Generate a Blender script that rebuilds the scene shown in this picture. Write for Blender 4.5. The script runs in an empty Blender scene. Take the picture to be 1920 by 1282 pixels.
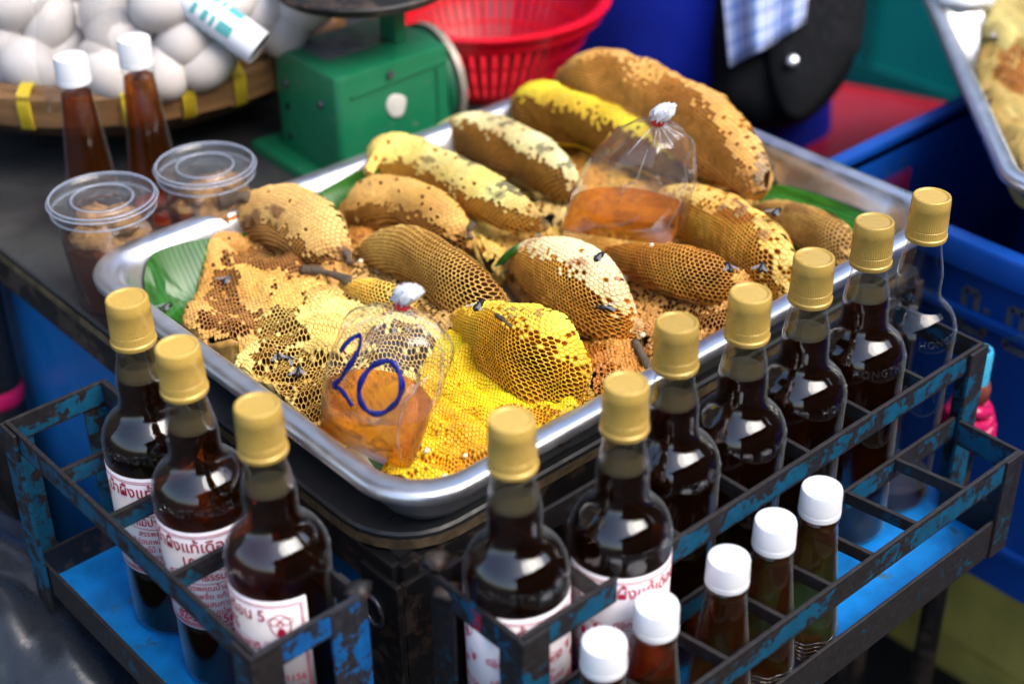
import bpy, bmesh, math, random
import numpy as np
from mathutils import Vector, Matrix

# ------------------------------------------------------------------ camera, world, light
SC = bpy.context.scene
COL = SC.collection
F_PX = 2906.0; PITCH = math.radians(32.777); YAW = math.radians(48.577); ROLL = -0.0129
CAM = np.array([-.482, -.653, .659])
FW = np.array([math.cos(YAW)*math.cos(PITCH), math.sin(YAW)*math.cos(PITCH), -math.sin(PITCH)])
_r0 = np.array([math.sin(YAW), -math.cos(YAW), 0.]); _u0 = np.cross(_r0, FW)
RT = _r0*math.cos(ROLL)+_u0*math.sin(ROLL); UPV = -_r0*math.sin(ROLL)+_u0*math.cos(ROLL)
GROUND = -.80          # z = 0 is the rim of the big tray
cam_d = bpy.data.cameras.new('camera'); cam_o = bpy.data.objects.new('camera', cam_d); COL.objects.link(cam_o)
cam_d.sensor_width = 36; cam_d.lens = F_PX/1920*36; cam_d.clip_start = .02; cam_d.clip_end = 200
cam_o.matrix_world = Matrix(((RT[0], UPV[0], -FW[0], CAM[0]), (RT[1], UPV[1], -FW[1], CAM[1]), (RT[2], UPV[2], -FW[2], CAM[2]), (0, 0, 0, 1)))
cam_d.dof.use_dof = True; cam_d.dof.focus_distance = 1.205; cam_d.dof.aperture_fstop = 3.0; cam_d.dof.aperture_blades = 0
SC.camera = cam_o
SUN_EL = math.radians(51); SUN_AZ = math.radians(-74)     # azimuth measured from +x towards +y: direction TO the sun
W = bpy.data.worlds.new('World'); SC.world = W; W.use_nodes = True
_n = W.node_tree.nodes; _bg = _n['Background']
_sky = _n.new('ShaderNodeTexSky'); _sky.sky_type = 'NISHITA'; _sky.sun_disc = False
_sky.sun_elevation = SUN_EL; _sky.sun_rotation = math.pi/2-SUN_AZ; _sky.air_density = 1.0; _sky.dust_density = 3.0; _sky.ozone_density = 1.0
W.node_tree.links.new(_sky.outputs[0], _bg.inputs[0]); _bg.inputs[1].default_value = .15
_sd = bpy.data.lights.new('sun', 'SUN'); _so = bpy.data.objects.new('sun', _sd); COL.objects.link(_so)
_sd.energy = 1.15; _sd.angle = math.radians(50); _sd.color = (1, .96, .9)
_dir = Vector((math.cos(SUN_EL)*math.cos(SUN_AZ), math.cos(SUN_EL)*math.sin(SUN_AZ), math.sin(SUN_EL)))
_so.rotation_euler = _dir.to_track_quat('Z', 'Y').to_euler()
vs = SC.view_settings; vs.view_transform = 'Standard'; vs.look = 'None'; vs.exposure = 1.5; vs.gamma = 1; vs.use_curve_mapping = False
SC.cycles.max_bounces = 10; SC.cycles.transparent_max_bounces = 40; SC.cycles.transmission_bounces = 8; SC.cycles.glossy_bounces = 4
SC.cycles.diffuse_bounces = 4; SC.cycles.volume_bounces = 0; SC.cycles.sample_clamp_indirect = 6; SC.cycles.use_denoising = True
SC.cycles.caustics_reflective = False; SC.cycles.caustics_refractive = False

# ------------------------------------------------------------------ pixel helpers: photo pixels (1920 wide) to points on real planes
def ray(x, y): return FW + RT*(x-960)/F_PX - UPV*(y-641)/F_PX
def uz(x, y, z): d = ray(x, y); return CAM + (z-CAM[2])/d[2]*d
def on(x, y, ax, v): d = ray(x, y); return CAM + (v-CAM[ax])/d[ax]*d
def ud(x, y, dist): return CAM + dist*ray(x, y)
def dep(P): return float((np.asarray(P)-CAM)@FW)
def lin(c):
    c = c/255. if c > 1 else c
    return c/12.92 if c <= .04045 else ((c+.055)/1.055)**2.4
def rgb(r, g, b): return (lin(float(r)), lin(float(g)), lin(float(b)))
rng = np.random.default_rng(7); random.seed(7)

# ------------------------------------------------------------------ object helpers
def link(o, parent=None):
    COL.objects.link(o)
    if parent is not None: o.parent = parent
    return o
def tag(o, label=None, cat=None, group=None, kind=None):
    if label: o['label'] = label
    if cat: o['category'] = cat
    if group: o['group'] = group
    if kind: o['kind'] = kind
    return o
def empty(name, loc=(0, 0, 0), rz=0, label=None, cat=None, group=None):
    o = bpy.data.objects.new(name, None); o.location = loc; o.rotation_euler = (0, 0, rz); o.empty_display_size = .02
    link(o); return tag(o, label, cat, group)
def mesh_obj(name, verts, faces, mat=None, parent=None, smooth=False, loc=None, angle=None):
    me = bpy.data.meshes.new(name); me.from_pydata([tuple(map(float, v)) for v in verts], [], faces); me.update()
    if mat: me.materials.append(mat)
    if smooth:
        me.polygons.foreach_set('use_smooth', [True]*len(me.polygons))
        if angle: me.set_sharp_from_angle(angle=math.radians(angle))
    o = bpy.data.objects.new(name, me); link(o, parent)
    if loc is not None: o.location = loc
    return o
class MB:
    def __init__(s): s.v = []; s.f = []
    def add(s, v, f):
        n = len(s.v); s.v += [tuple(map(float, p)) for p in v]; s.f += [tuple(n+i for i in q) for q in f]; return s
    def box(s, a, b, jit=0):
        (x0, y0, z0), (x1, y1, z1) = a, b
        v = [(x0, y0, z0), (x1, y0, z0), (x1, y1, z0), (x0, y1, z0), (x0, y0, z1), (x1, y0, z1), (x1, y1, z1), (x0, y1, z1)]
        return s.add(v, [(0, 3, 2, 1), (4, 5, 6, 7), (0, 1, 5, 4), (1, 2, 6, 5), (2, 3, 7, 6), (3, 0, 4, 7)])
    def rings(s, rings, cap0=True, cap1=True, closed=True):
        n = len(rings[0]); v = [p for r in rings for p in r]; f = []
        for i in range(len(rings)-1):
            for j in range(n if closed else n-1):
                k = (j+1) % n; f.append((i*n+j, i*n+k, (i+1)*n+k, (i+1)*n+j))
        if cap0: f.append(tuple(range(n-1, -1, -1)))
        if cap1: f.append(tuple((len(rings)-1)*n+j for j in range(n)))
        return s.add(v, f)
    def lathe(s, prof, seg=32, c=(0, 0, 0), cap0=False, cap1=False):
        return s.rings([[(c[0]+r*math.cos(2*math.pi*j/seg), c[1]+r*math.sin(2*math.pi*j/seg), c[2]+z) for j in range(seg)] for z, r in prof], cap0, cap1)
    def tube(s, pts, r, seg=8, caps=True):
        P = [np.array(p, float) for p in pts]; R = r if hasattr(r, '__len__') else [r]*len(P); rr = []
        ref = np.array([0, 0, 1.])
        for i, p in enumerate(P):
            t = P[min(i+1, len(P)-1)]-P[max(i-1, 0)]; t /= np.linalg.norm(t)+1e-12
            a = np.cross(t, ref)
            if np.linalg.norm(a) < .15: a = np.cross(t, np.array([1., 0, 0]))
            a /= np.linalg.norm(a); b = np.cross(t, a)
            rr.append([p+R[i]*(math.cos(2*math.pi*j/seg)*a+math.sin(2*math.pi*j/seg)*b) for j in range(seg)])
        return s.rings(rr, caps, caps)
    def bar(s, p, q, w, h, up=(0, 0, 1)):
        p = np.array(p, float); q = np.array(q, float); t = q-p; t /= np.linalg.norm(t); up = np.array(up, float)
        a = np.cross(t, up); a /= np.linalg.norm(a); b = np.cross(a, t)
        o = [(-.5, -.5), (.5, -.5), (.5, .5), (-.5, .5)]
        return s.rings([[e+a*w*i+b*h*j for i, j in o] for e in (p, q)])
    def build(s, name, mat=None, parent=None, smooth=False, loc=None, angle=None, bevel=0):
        o = mesh_obj(name, s.v, s.f, mat, parent, smooth, loc, angle)
        if True:
            bm = bmesh.new(); bm.from_mesh(o.data)
            if bevel: bmesh.ops.bevel(bm, geom=bm.edges[:], offset=bevel, segments=2, affect='EDGES', profile=.6, clamp_overlap=True)
            bmesh.ops.recalc_face_normals(bm, faces=bm.faces[:]); bm.to_mesh(o.data); bm.free()
        return o
def catmull(P, m):
    P = np.asarray(P, float); Q = np.vstack([2*P[0]-P[1], P, 2*P[-1]-P[-2]]); out = []
    for i in range(1, len(Q)-2):
        t = np.linspace(0, 1, m, endpoint=False)[:, None]; a, b, c, d = Q[i-1], Q[i], Q[i+1], Q[i+2]
        out.append(.5*((2*b)+(-a+c)*t+(2*a-5*b+4*c-d)*t**2+(-a+3*b-3*c+d)*t**3))
    return np.vstack(out+[Q[-2][None]])
def copy_tree(o, parent=None):
    c = o.copy(); COL.objects.link(c); c.parent = parent
    for ch in list(o.children): copy_tree(ch, c)
    return c

# ------------------------------------------------------------------ materials
def new_mat(name):
    m = bpy.data.materials.new(name); m.use_nodes = True
    return m, m.node_tree.nodes, m.node_tree.links, m.node_tree.nodes['Principled BSDF']
def coords(n, l, scale=1., kind='Object'):
    tc = n.new('ShaderNodeTexCoord'); mp = n.new('ShaderNodeMapping'); l.new(tc.outputs[kind], mp.inputs[0])
    mp.inputs['Scale'].default_value = scale if hasattr(scale, '__len__') else (scale,)*3
    return mp.outputs[0]
def noise(n, l, vec, scale, detail=4, rough=.6, dist=0):
    t = n.new('ShaderNodeTexNoise'); t.inputs['Scale'].default_value = scale; t.inputs['Detail'].default_value = detail
    t.inputs['Roughness'].default_value = rough; t.inputs['Distortion'].default_value = dist; l.new(vec, t.inputs['Vector']); return t.outputs['Fac']
def ramp(n, l, fac, stops):
    r = n.new('ShaderNodeValToRGB'); l.new(fac, r.inputs[0]); e = r.color_ramp.elements
    while len(e) < len(stops): e.new(.5)
    for i, (p, c) in enumerate(stops):
        e[i].position = p; e[i].color = (*c, 1) if hasattr(c, '__len__') else (c, c, c, 1)
    return r.outputs[0]
def bump(n, l, b, h, strength=.3, dist=.001):
    u = n.new('ShaderNodeBump'); u.inputs['Strength'].default_value = strength; u.inputs['Distance'].default_value = dist
    l.new(h, u.inputs['Height']); l.new(u.outputs[0], b.inputs['Normal'])
def simple(name, c, rough=.5, metal=0, spec=.5, var=.25, scale=30, bmp=.15, bdist=.0006, c2=None, rvar=.15, stretch=(1, 1, 1)):
    m, n, l, b = new_mat(name); v = coords(n, l, stretch)
    f = noise(n, l, v, scale, 5)
    c2 = c2 or tuple(x*(1-var) for x in c)
    l.new(ramp(n, l, f, [(.3, c2), (.68, c)]), b.inputs['Base Color'])
    b.inputs['Metallic'].default_value = metal; b.inputs['Specular IOR Level'].default_value = spec
    f2 = noise(n, l, v, scale*3.1, 4); l.new(ramp(n, l, f2, [(.3, max(.02, rough-rvar)), (.7, min(1, rough+rvar))]), b.inputs['Roughness'])
    if bmp: bump(n, l, b, f2, bmp, bdist)
    return m
def vary(m, lo, hi, spots=None):
    """each copy a little lighter or darker, with a few specks of its own"""
    n = m.node_tree.nodes; l = m.node_tree.links; b = n['Principled BSDF']; src = b.inputs['Base Color'].links[0].from_socket
    oi = n.new('ShaderNodeObjectInfo'); mr = n.new('ShaderNodeMapRange'); l.new(oi.outputs['Random'], mr.inputs[0]); mr.inputs[3].default_value = lo; mr.inputs[4].default_value = hi
    mx = n.new('ShaderNodeVectorMath'); mx.operation = 'SCALE'; l.new(src, mx.inputs[0]); l.new(mr.outputs[0], mx.inputs['Scale']); out = mx.outputs[0]
    if spots:
        g = n.new('ShaderNodeNewGeometry'); f = noise(n, l, g.outputs['Position'], spots[1], 6, .75); k = ramp(n, l, f, [(spots[2], 0), (spots[2]+.06, 1)])
        mi = n.new('ShaderNodeMix'); mi.data_type = 'RGBA'; l.new(k, mi.inputs[0]); l.new(out, mi.inputs[6]); mi.inputs[7].default_value = (*spots[0], 1); out = mi.outputs[2]
    l.new(out, b.inputs['Base Color'])
def rusty(name, paint, rust=(.010, .0085, .009), amt=.5, scale=38, rough=.55, edge_w=.16):
    m, n, l, b = new_mat(name); v = coords(n, l, 1, 'Generated'); v = coords(n, l, 1, 'Object')
    g = n.new('ShaderNodeNewGeometry'); vw = g.outputs['Position']
    f = noise(n, l, vw, scale, 8, .68, .4); f2 = noise(n, l, vw, scale*5, 5)
    k = n.new('ShaderNodeMath'); k.operation = 'MULTIPLY_ADD'; l.new(f2, k.inputs[0]); k.inputs[1].default_value = .25; l.new(f, k.inputs[2])
    tg = n.new('ShaderNodeTexCoord'); sz = n.new('ShaderNodeSeparateXYZ'); l.new(tg.outputs['Generated'], sz.inputs[0])
    eg = ramp(n, l, sz.outputs[2], [(0, 0), (.16, 1), (.78, 1), (1, 0)]); kk = n.new('ShaderNodeMath'); kk.operation = 'MULTIPLY_ADD'; l.new(eg, kk.inputs[0]); kk.inputs[1].default_value = edge_w; l.new(k.outputs[0], kk.inputs[2])
    mask = ramp(n, l, kk.outputs[0], [(amt+.095+edge_w, 0), (amt+.15+edge_w, 1)])
    f3 = noise(n, l, vw, scale*2.2, 6)
    pc = ramp(n, l, f3, [(.3, tuple(x*.55 for x in paint)), (.7, paint)])
    rc = ramp(n, l, f2, [(.35, rust), (.7, tuple(x*2.4 for x in rust))])
    mx = n.new('ShaderNodeMix'); mx.data_type = 'RGBA'; l.new(mask, mx.inputs[0]); l.new(rc, mx.inputs[6]); l.new(pc, mx.inputs[7])
    l.new(mx.outputs[2], b.inputs['Base Color']); b.inputs['Roughness'].default_value = rough; b.inputs['Specular IOR Level'].default_value = .4
    bump(n, l, b, k.outputs[0], .6, .0008); return m
def schlick(n, l, ior):
    f0 = ((ior-1)/(ior+1))**2; lw = n.new('ShaderNodeLayerWeight'); lw.inputs['Blend'].default_value = .5
    pw = n.new('ShaderNodeMath'); pw.operation = 'POWER'; l.new(lw.outputs['Facing'], pw.inputs[0]); pw.inputs[1].default_value = 5
    ma = n.new('ShaderNodeMath'); ma.operation = 'MULTIPLY_ADD'; l.new(pw.outputs[0], ma.inputs[0]); ma.inputs[1].default_value = 1-f0; ma.inputs[2].default_value = f0
    return ma.outputs[0], lw
def thin_clear(name, tint=(1, 1, 1), rough=.03, edge=.55, ior=1.45, haze=0., hazecol=(.8, .85, .9), wr=0, rimlight=0.):
    """thin clear wall: mostly passes light, reflects by Fresnel, thicker and greyer where it is seen edge-on"""
    m = bpy.data.materials.new(name); m.use_nodes = True; n = m.node_tree.nodes; l = m.node_tree.links
    n.remove(n['Principled BSDF']); out = n['Material Output']
    tr = n.new('ShaderNodeBsdfTransparent'); gl = n.new('ShaderNodeBsdfGlossy'); gl.inputs['Roughness'].default_value = rough
    lw = n.new('ShaderNodeLayerWeight'); lw.inputs['Blend'].default_value = .25
    l.new(ramp(n, l, lw.outputs['Facing'], [(.35, tint), (.97, tuple(x*edge for x in tint))]), tr.inputs[0])
    fac, lw2 = schlick(n, l, ior)
    mx = n.new('ShaderNodeMixShader'); l.new(fac, mx.inputs[0]); l.new(tr.outputs[0], mx.inputs[1]); l.new(gl.outputs[0], mx.inputs[2])
    last = mx.outputs[0]
    if haze:
        df = n.new('ShaderNodeBsdfDiffuse'); df.inputs[0].default_value = (*hazecol, 1)
        m2 = n.new('ShaderNodeMixShader'); m2.inputs[0].default_value = haze; l.new(last, m2.inputs[1]); l.new(df.outputs[0], m2.inputs[2]); last = m2.outputs[0]
    if rimlight:                                         # pale edge painted in for the bright surroundings thick glass would refract
        df = n.new('ShaderNodeBsdfDiffuse'); df.inputs[0].default_value = (.55, .60, .62, 1)
        m3 = n.new('ShaderNodeMixShader'); l.new(ramp(n, l, lw2.outputs['Facing'], [(.55, 0), (.9, rimlight), (1, rimlight*.6)]), m3.inputs[0]); l.new(last, m3.inputs[1]); l.new(df.outputs[0], m3.inputs[2]); last = m3.outputs[0]
    if wr:
        g = n.new('ShaderNodeTexCoord'); f = noise(n, l, g.outputs['Object'], wr, 3, .5, .6)
        bu = n.new('ShaderNodeBump'); bu.inputs['Strength'].default_value = .35; bu.inputs['Distance'].default_value = .003
        l.new(f, bu.inputs['Height']); l.new(bu.outputs[0], gl.inputs['Normal'])
    l.new(last, out.inputs['Surface']); return m
def honey_mat(name, col, body, turbid=.3, ior=1.3, rough=.02, clear=.45):
    """clear amber liquid: refracts, tints what is behind it, with a little cloudiness that glows when lit from behind"""
    m = bpy.data.materials.new(name); m.use_nodes = True; n = m.node_tree.nodes; l = m.node_tree.links
    n.remove(n['Principled BSDF']); out = n['Material Output']
    rf = n.new('ShaderNodeBsdfRefraction'); rf.inputs['Color'].default_value = (*col, 1); rf.inputs['IOR'].default_value = ior; rf.inputs['Roughness'].default_value = rough
    gl = n.new('ShaderNodeBsdfGlossy'); gl.inputs['Roughness'].default_value = .03
    tl = n.new('ShaderNodeBsdfTranslucent'); tl.inputs[0].default_value = (*body, 1); df = n.new('ShaderNodeBsdfDiffuse'); df.inputs[0].default_value = (*body, 1)
    m0 = n.new('ShaderNodeMixShader'); m0.inputs[0].default_value = .45; l.new(tl.outputs[0], m0.inputs[1]); l.new(df.outputs[0], m0.inputs[2])
    tr = n.new('ShaderNodeBsdfTransparent'); tr.inputs[0].default_value = (*col, 1); mt = n.new('ShaderNodeMixShader'); mt.inputs[0].default_value = clear; l.new(rf.outputs[0], mt.inputs[1]); l.new(tr.outputs[0], mt.inputs[2])
    m1 = n.new('ShaderNodeMixShader'); m1.inputs[0].default_value = turbid; l.new(mt.outputs[0], m1.inputs[1]); l.new(m0.outputs[0], m1.inputs[2])
    fac, lw2 = schlick(n, l, 1.45); mx = n.new('ShaderNodeMixShader'); l.new(fac, mx.inputs[0]); l.new(m1.outputs[0], mx.inputs[1]); l.new(gl.outputs[0], mx.inputs[2])
    l.new(mx.outputs[0], out.inputs['Surface']); return m
M = {}
M['alu'] = simple('tray_aluminium', (.76, .77, .80), .36, .95, .5, .16, 14, .12, .0006, rvar=.1)
M['gold'] = simple('gold_plastic', (.58, .38, .085), .30, .15, .5, .1, 60, .04, rvar=.05)
M['white_cap'] = simple('white_plastic', (.82, .83, .85), .4, 0, .5, .05, 20, .0)
M['glass'] = thin_clear('clear_glass', (.95, .97, .97), .02, .62, 1.65, rimlight=.14)
M['foam'] = thin_clear('honey_foam', (.9, .85, .7), .2, .8, 1.4, .12, (.20, .17, .11))
M['emboss'] = thin_clear('embossed_glass', (.93, .95, .96), .05, .3, 1.6, .01)
M['bag'] = thin_clear('bag_film', (.975, .975, .975), .07, .7, 1.62, .022, (.9, .92, .95), 55)
M['cup'] = thin_clear('cup_plastic', (.95, .96, .97), .05, .45, 1.5, .03)
M['knot'] = simple('gathered_film', (.8, .82, .86), .3, 0, .5, .1, 120, .3, .002)
M['honey_dark'] = honey_mat('dark_honey', (.46, .19, .03), (.09, .028, .004), .10, clear=.8)
M['honey_bag'] = honey_mat('bag_honey', (1.0, .71, .09), (1., .40, .004), .10, 1.3, clear=.5)
M['honey_small'] = honey_mat('amber_honey', (.80, .42, .15), (.30, .10, .025), .10, 1.25, clear=.7)
M['honey_cup'] = honey_mat('cup_honey', (.7, .34, .09), (.36, .14, .03), .35, 1.2)
SC.cycles.caustics_refractive = True
M['label'] = simple('label_paper', (.80, .75, .77), .45, 0, .4, .05, 20, .0)
M['ink'] = simple('red_ink', (.55, .012, .06), .5, 0, .3, .1, 200, 0)
M['marker'] = simple('blue_marker', (.006, .012, .20), .35, 0, .4, .3, 300, 0)
M['rack'] = rusty('rusty_blue_paint', (.003, .085, .17), amt=.485)
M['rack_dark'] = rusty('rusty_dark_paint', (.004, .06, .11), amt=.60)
M['plate'] = rusty('blue_plate', (.006, .27, .80), (.03, .11, .20), amt=.335, scale=16, rough=.4, edge_w=0)
M['post_blue'] = rusty('bright_blue_paint', (.004, .11, .36), (.012, .012, .016), amt=.46, scale=40)
M['panel_blue'] = simple('blue_panel', (.003, .13, .40), .45, 0, .4, .3, 6, .1)
M['black_metal'] = rusty('black_metal', (.012, .011, .012), (.035, .024, .018), amt=.47, scale=24, rough=.5, edge_w=0)
M['board'] = simple('table_board', (.018, .021, .025), .42, 0, .5, .5, 8, .4, .001, c2=(.05, .05, .048), rvar=.2)
M['board_edge'] = simple('raw_board_edge', (.16, .115, .065), .85, 0, .2, .7, 60, .6, .002)
M['leaf'] = None
M['green'] = simple('green_enamel', (.008, .16, .065), .4, 0, .5, .3, 9, .12, .0008, c2=(.006, .11, .05))
M['green_dark'] = simple('green_enamel_dark', (.006, .10, .045), .45, 0, .5, .3, 9, .1)
M['grey_plate'] = simple('worn_grey_plate', (.16, .17, .18), .5, .3, .5, .4, 60, .2)
M['putty'] = simple('white_sticker', (.62, .61, .55), .7, 0, .3, .2, 60, .2)
M['bolt'] = simple('bolt_steel', (.12, .12, .15), .4, .7, .5, .2, 60, .1)
M['dial'] = simple('dial_rim', (.36, .31, .26), .5, .4, .5, .4, 30, .1)
M['red'] = simple('red_plastic', (.66, .004, .016), .32, 0, .5, .12, 8, .05)
M['bamboo'] = simple('bamboo', (.27, .14, .055), .5, 0, .4, .5, 16, .3, .001, stretch=(1, 1, 6))
M['bamboo_dark'] = simple('woven_bamboo', (.12, .06, .03), .6, 0, .3, .5, 60, .4, .002)
M['yellow_tie'] = simple('yellow_tie', (.66, .50, .03), .4, 0, .4, .2, 80, .1)
M['egg'] = simple('egg_shell', (.58, .54, .515), .42, 0, .35, .07, 9, .05, .0003)
vary(M['egg'], .86, 1.06, ((.50, .40, .32), 120, .66)); vary(M['gold'], .82, 1.12, ((.30, .19, .05), 160, .64)); vary(M['green'], 1, 1, ((.10, .15, .11), 70, .62)); vary(M['white_cap'], .93, 1.03)
M['paper_white'] = simple('can_paper', (.78, .80, .86), .4, 0, .4, .05, 20, 0)
M['teal_ink'] = simple('teal_print', (.10, .42, .42), .4, 0, .4, .2, 40, 0)
M['black'] = simple('black_fabric', (.006, .007, .009), .8, 0, .15, .4, 40, .2, .001)
M['black_plastic'] = simple('black_plastic_bag', (.012, .013, .015), .28, 0, .5, .4, 10, .3, .004)
M['sack'] = simple('black_sack_film', (.028, .033, .042), .3, 0, .5, .5, 10, .3, .004)
M['trousers'] = simple('dark_blue_cloth', (.005, .02, .36), .8, 0, .2, .5, 7, .4, .004)
M['skin'] = simple('skin', (.42, .24, .15), .5, 0, .4, .1, 30, .05)
M['hair'] = simple('black_hair', (.01, .009, .008), .4, 0, .5, .3, 120, .4)
M['eye'] = simple('eye', (.03, .02, .015), .15, 0, .5, .1, 50, 0)
M['crate_blue'] = simple('blue_crate_plastic', (.003, .065, .36), .38, 0, .45, .3, 7, .1)
vary(M['crate_blue'], 1, 1, ((.03, .08, .20), 26, .6))
M['crate_ink'] = simple('stencil_paint', (.16, .15, .12), .6, 0, .3, .5, 60, 0, c2=(.03, .07, .14))
M['crate_yellow'] = simple('yellow_crate_plastic', (.58, .48, .11), .55, 0, .4, .5, 9, .2)
M['teal'] = simple('teal_paint', (.006, .45, .39), .5, 0, .4, .2, 4, .1)
M['teal_seam'] = simple('teal_paint_seam', (.004, .24, .22), .5, 0, .4, .2, 8, .1)
M['asphalt'] = simple('asphalt', (.030, .031, .034), .8, 0, .3, .5, 3, .6, .004)
M['pink'] = simple('pink_ribbon', (.60, .015, .12), .28, 0, .5, .25, 40, .2, .002)
M['rust_wrap'] = simple('brown_wrap', (.20, .05, .03), .5, 0, .4, .4, 90, .3)
M['pipe'] = simple('pale_blue_pipe', (.06, .42, .66), .35, 0, .5, .1, 20, 0)
M['twig'] = simple('grey_twig', (.15, .11, .075), .85, 0, .2, .6, 90, .8, .002)
M['bee'] = simple('bee_body', (.018, .014, .012), .4, 0, .4, .5, 400, .1)
M['wing'] = thin_clear('bee_wing', (.8, .8, .8), .2, .7, 1.4, .12)
M['crumb'] = simple('pale_wax', (.75, .66, .45), .5, 0, .3, .1, 100, .1)
M['awning'] = simple('awning_cloth', (.05, .055, .065), .8, 0, .2, .3, 3, 0)
M['facade'] = simple('street_facade', (.10, .095, .09), .8, 0, .2, .3, 1, 0)
def leaf_mat():
    m, n, l, b = new_mat('banana_leaf'); v = coords(n, l, (1, 1, 1))
    w = n.new('ShaderNodeTexWave'); w.inputs['Scale'].default_value = 60; w.inputs['Distortion'].default_value = 1.5; w.inputs['Detail'].default_value = 2; l.new(v, w.inputs['Vector'])
    f = noise(n, l, v, 22, 5)
    mx = n.new('ShaderNodeMath'); mx.operation = 'MULTIPLY_ADD'; l.new(w.outputs['Fac'], mx.inputs[0]); mx.inputs[1].default_value = .16; l.new(f, mx.inputs[2])
    l.new(ramp(n, l, mx.outputs[0], [(.3, (.008, .06, .004)), (.55, (.014, .10, .006)), (.8, (.035, .17, .015))]), b.inputs['Base Color'])
    b.inputs['Roughness'].default_value = .32; b.inputs['Specular IOR Level'].default_value = .5; bump(n, l, b, w.outputs['Fac'], .12, .001); return m
M['leaf'] = leaf_mat()
def wax_mat():
    m, n, l, b = new_mat('beeswax'); a = n.new('ShaderNodeVertexColor'); a.layer_name = 'wax'
    g = n.new('ShaderNodeNewGeometry'); f = noise(n, l, g.outputs['Position'], 420, 4, .7); f2 = noise(n, l, g.outputs['Position'], 60, 3)
    mul = n.new('ShaderNodeMix'); mul.data_type = 'RGBA'; mul.blend_type = 'MULTIPLY'; mul.inputs[0].default_value = 1
    l.new(a.outputs['Color'], mul.inputs[6]); l.new(ramp(n, l, f, [(.25, (.72, .68, .6)), (.7, (1.08, 1.08, 1.08))]), mul.inputs[7])
    l.new(mul.outputs[2], b.inputs['Base Color'])
    l.new(ramp(n, l, f2, [(.3, .3), (.7, .62)]), b.inputs['Roughness']); b.inputs['Specular IOR Level'].default_value = .4
    b.inputs['Subsurface Weight'].default_value = .08; b.inputs['Subsurface Radius'].default_value = (1, .45, .12); b.inputs['Subsurface Scale'].default_value = .004
    bump(n, l, b, f, .5, .0007); return m
M['wax'] = wax_mat()
def plaid_mat():
    m, n, l, b = new_mat('plaid_cotton'); tc = n.new('ShaderNodeTexCoord'); sp = n.new('ShaderNodeSeparateXYZ'); l.new(tc.outputs['UV'], sp.inputs[0])
    def stripes(sock, freq, stops):
        a = n.new('ShaderNodeMath'); a.operation = 'MULTIPLY'; l.new(sock, a.inputs[0]); a.inputs[1].default_value = freq
        fr = n.new('ShaderNodeMath'); fr.operation = 'FRACT'; l.new(a.outputs[0], fr.inputs[0]); r = n.new('ShaderNodeValToRGB'); r.color_ramp.interpolation = 'CONSTANT'
        l.new(fr.outputs[0], r.inputs[0]); e = r.color_ramp.elements
        while len(e) < len(stops): e.new(.5)
        for i, (p, c) in enumerate(stops): e[i].position = p; e[i].color = (*c, 1)
        return r.outputs[0]
    wv, bl, lt, nv = (.50, .56, .76), (.10, .20, .55), (.30, .38, .68), (.02, .03, .12)
    c1 = stripes(sp.outputs[0], 6, [(0, wv), (.14, nv), (.22, wv), (.36, lt), (.5, (.02, .16, .42)), (.64, lt), (.8, wv), (.9, bl)])
    c2 = stripes(sp.outputs[1], 7, [(0, wv), (.3, bl), (.45, wv), (.6, lt), (.8, nv), (.88, wv)])
    mx = n.new('ShaderNodeMix'); mx.data_type = 'RGBA'; mx.inputs[0].default_value = .42; l.new(c1, mx.inputs[6]); l.new(c2, mx.inputs[7])
    l.new(mx.outputs[2], b.inputs['Base Color']); b.inputs['Roughness'].default_value = .85; b.inputs['Specular IOR Level'].default_value = .2; return m
M['plaid'] = plaid_mat()

# ------------------------------------------------------------------ setting
def structure(o): return tag(o, kind='structure')
g = MB().box((-40, -40, GROUND-.2), (40, 40, GROUND)).build('ground', M['asphalt']); structure(g)
# the market lane round the stall, seen only in reflections: cloth awnings over the stalls and house fronts
def awning(pts, lab):
    mb = MB(); a = [np.array(p, float) for p in pts]; lo = [p-np.array([0, 0, .03]) for p in a]
    mb.rings([lo, a]); t = mb.build('market_awning', M['awning']); return tag(t, lab, 'awning')
awning([(-1.9, .55, 2.0), (-1.9, 3.6, 2.7), (.95, 3.6, 2.7), (.95, .6, 2.0)], 'dark cloth awning over the back half of the honey stall')
awning([(-4, -6, 2.6), (-4, -3.2, 2.3), (3.5, -3.0, 2.3), (3.5, -6, 2.6)], 'dark cloth awning across the lane behind the camera')
for (a, b, lab) in [((-6, -9, GROUND), (9, -7, 5.5), 'grey house front across the lane behind the camera'), ((-6, 6, GROUND), (9, 8, 5), 'grey house front behind the stall'), ((7, -7, GROUND), (9, 6, 3.6), 'grey house front down the lane past the teal panel')]:
    t = MB().box(a, b).build('house_front', M['facade']); tag(t, lab, 'building')

# ------------------------------------------------------------------ cart table
cart = empty('market_cart', (.5, .6, GROUND), label='black metal market cart with a dark worn board top carrying the honey tray', cat='cart')
def off(o, root):                       # build in world coordinates, then hang under the root
    o.parent = root; o.location = Vector(o.location)-root.location; return o
def rrect(x0, y0, x1, y1, r, n=7):
    p = []
    for cx, cy, a0 in ((x1-r, y1-r, 0), (x0+r, y1-r, 90), (x0+r, y0+r, 180), (x1-r, y0+r, 270)):
        for k in range(n):
            a = math.radians(a0+90*k/(n-1)); p.append((cx+r*math.cos(a), cy+r*math.sin(a)))
    return p
TOP = -.066
o = MB().rings([[(x, y, z) for x, y in rrect(.013-e, .038-e, .655+e, 1.25+e, .06+e)] for z, e in ((TOP-.014, -.001), (TOP-.012, 0), (TOP-.002, 0), (TOP, -.002))]).build('board_top', M['board'], smooth=True, angle=40); off(o, cart)
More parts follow.
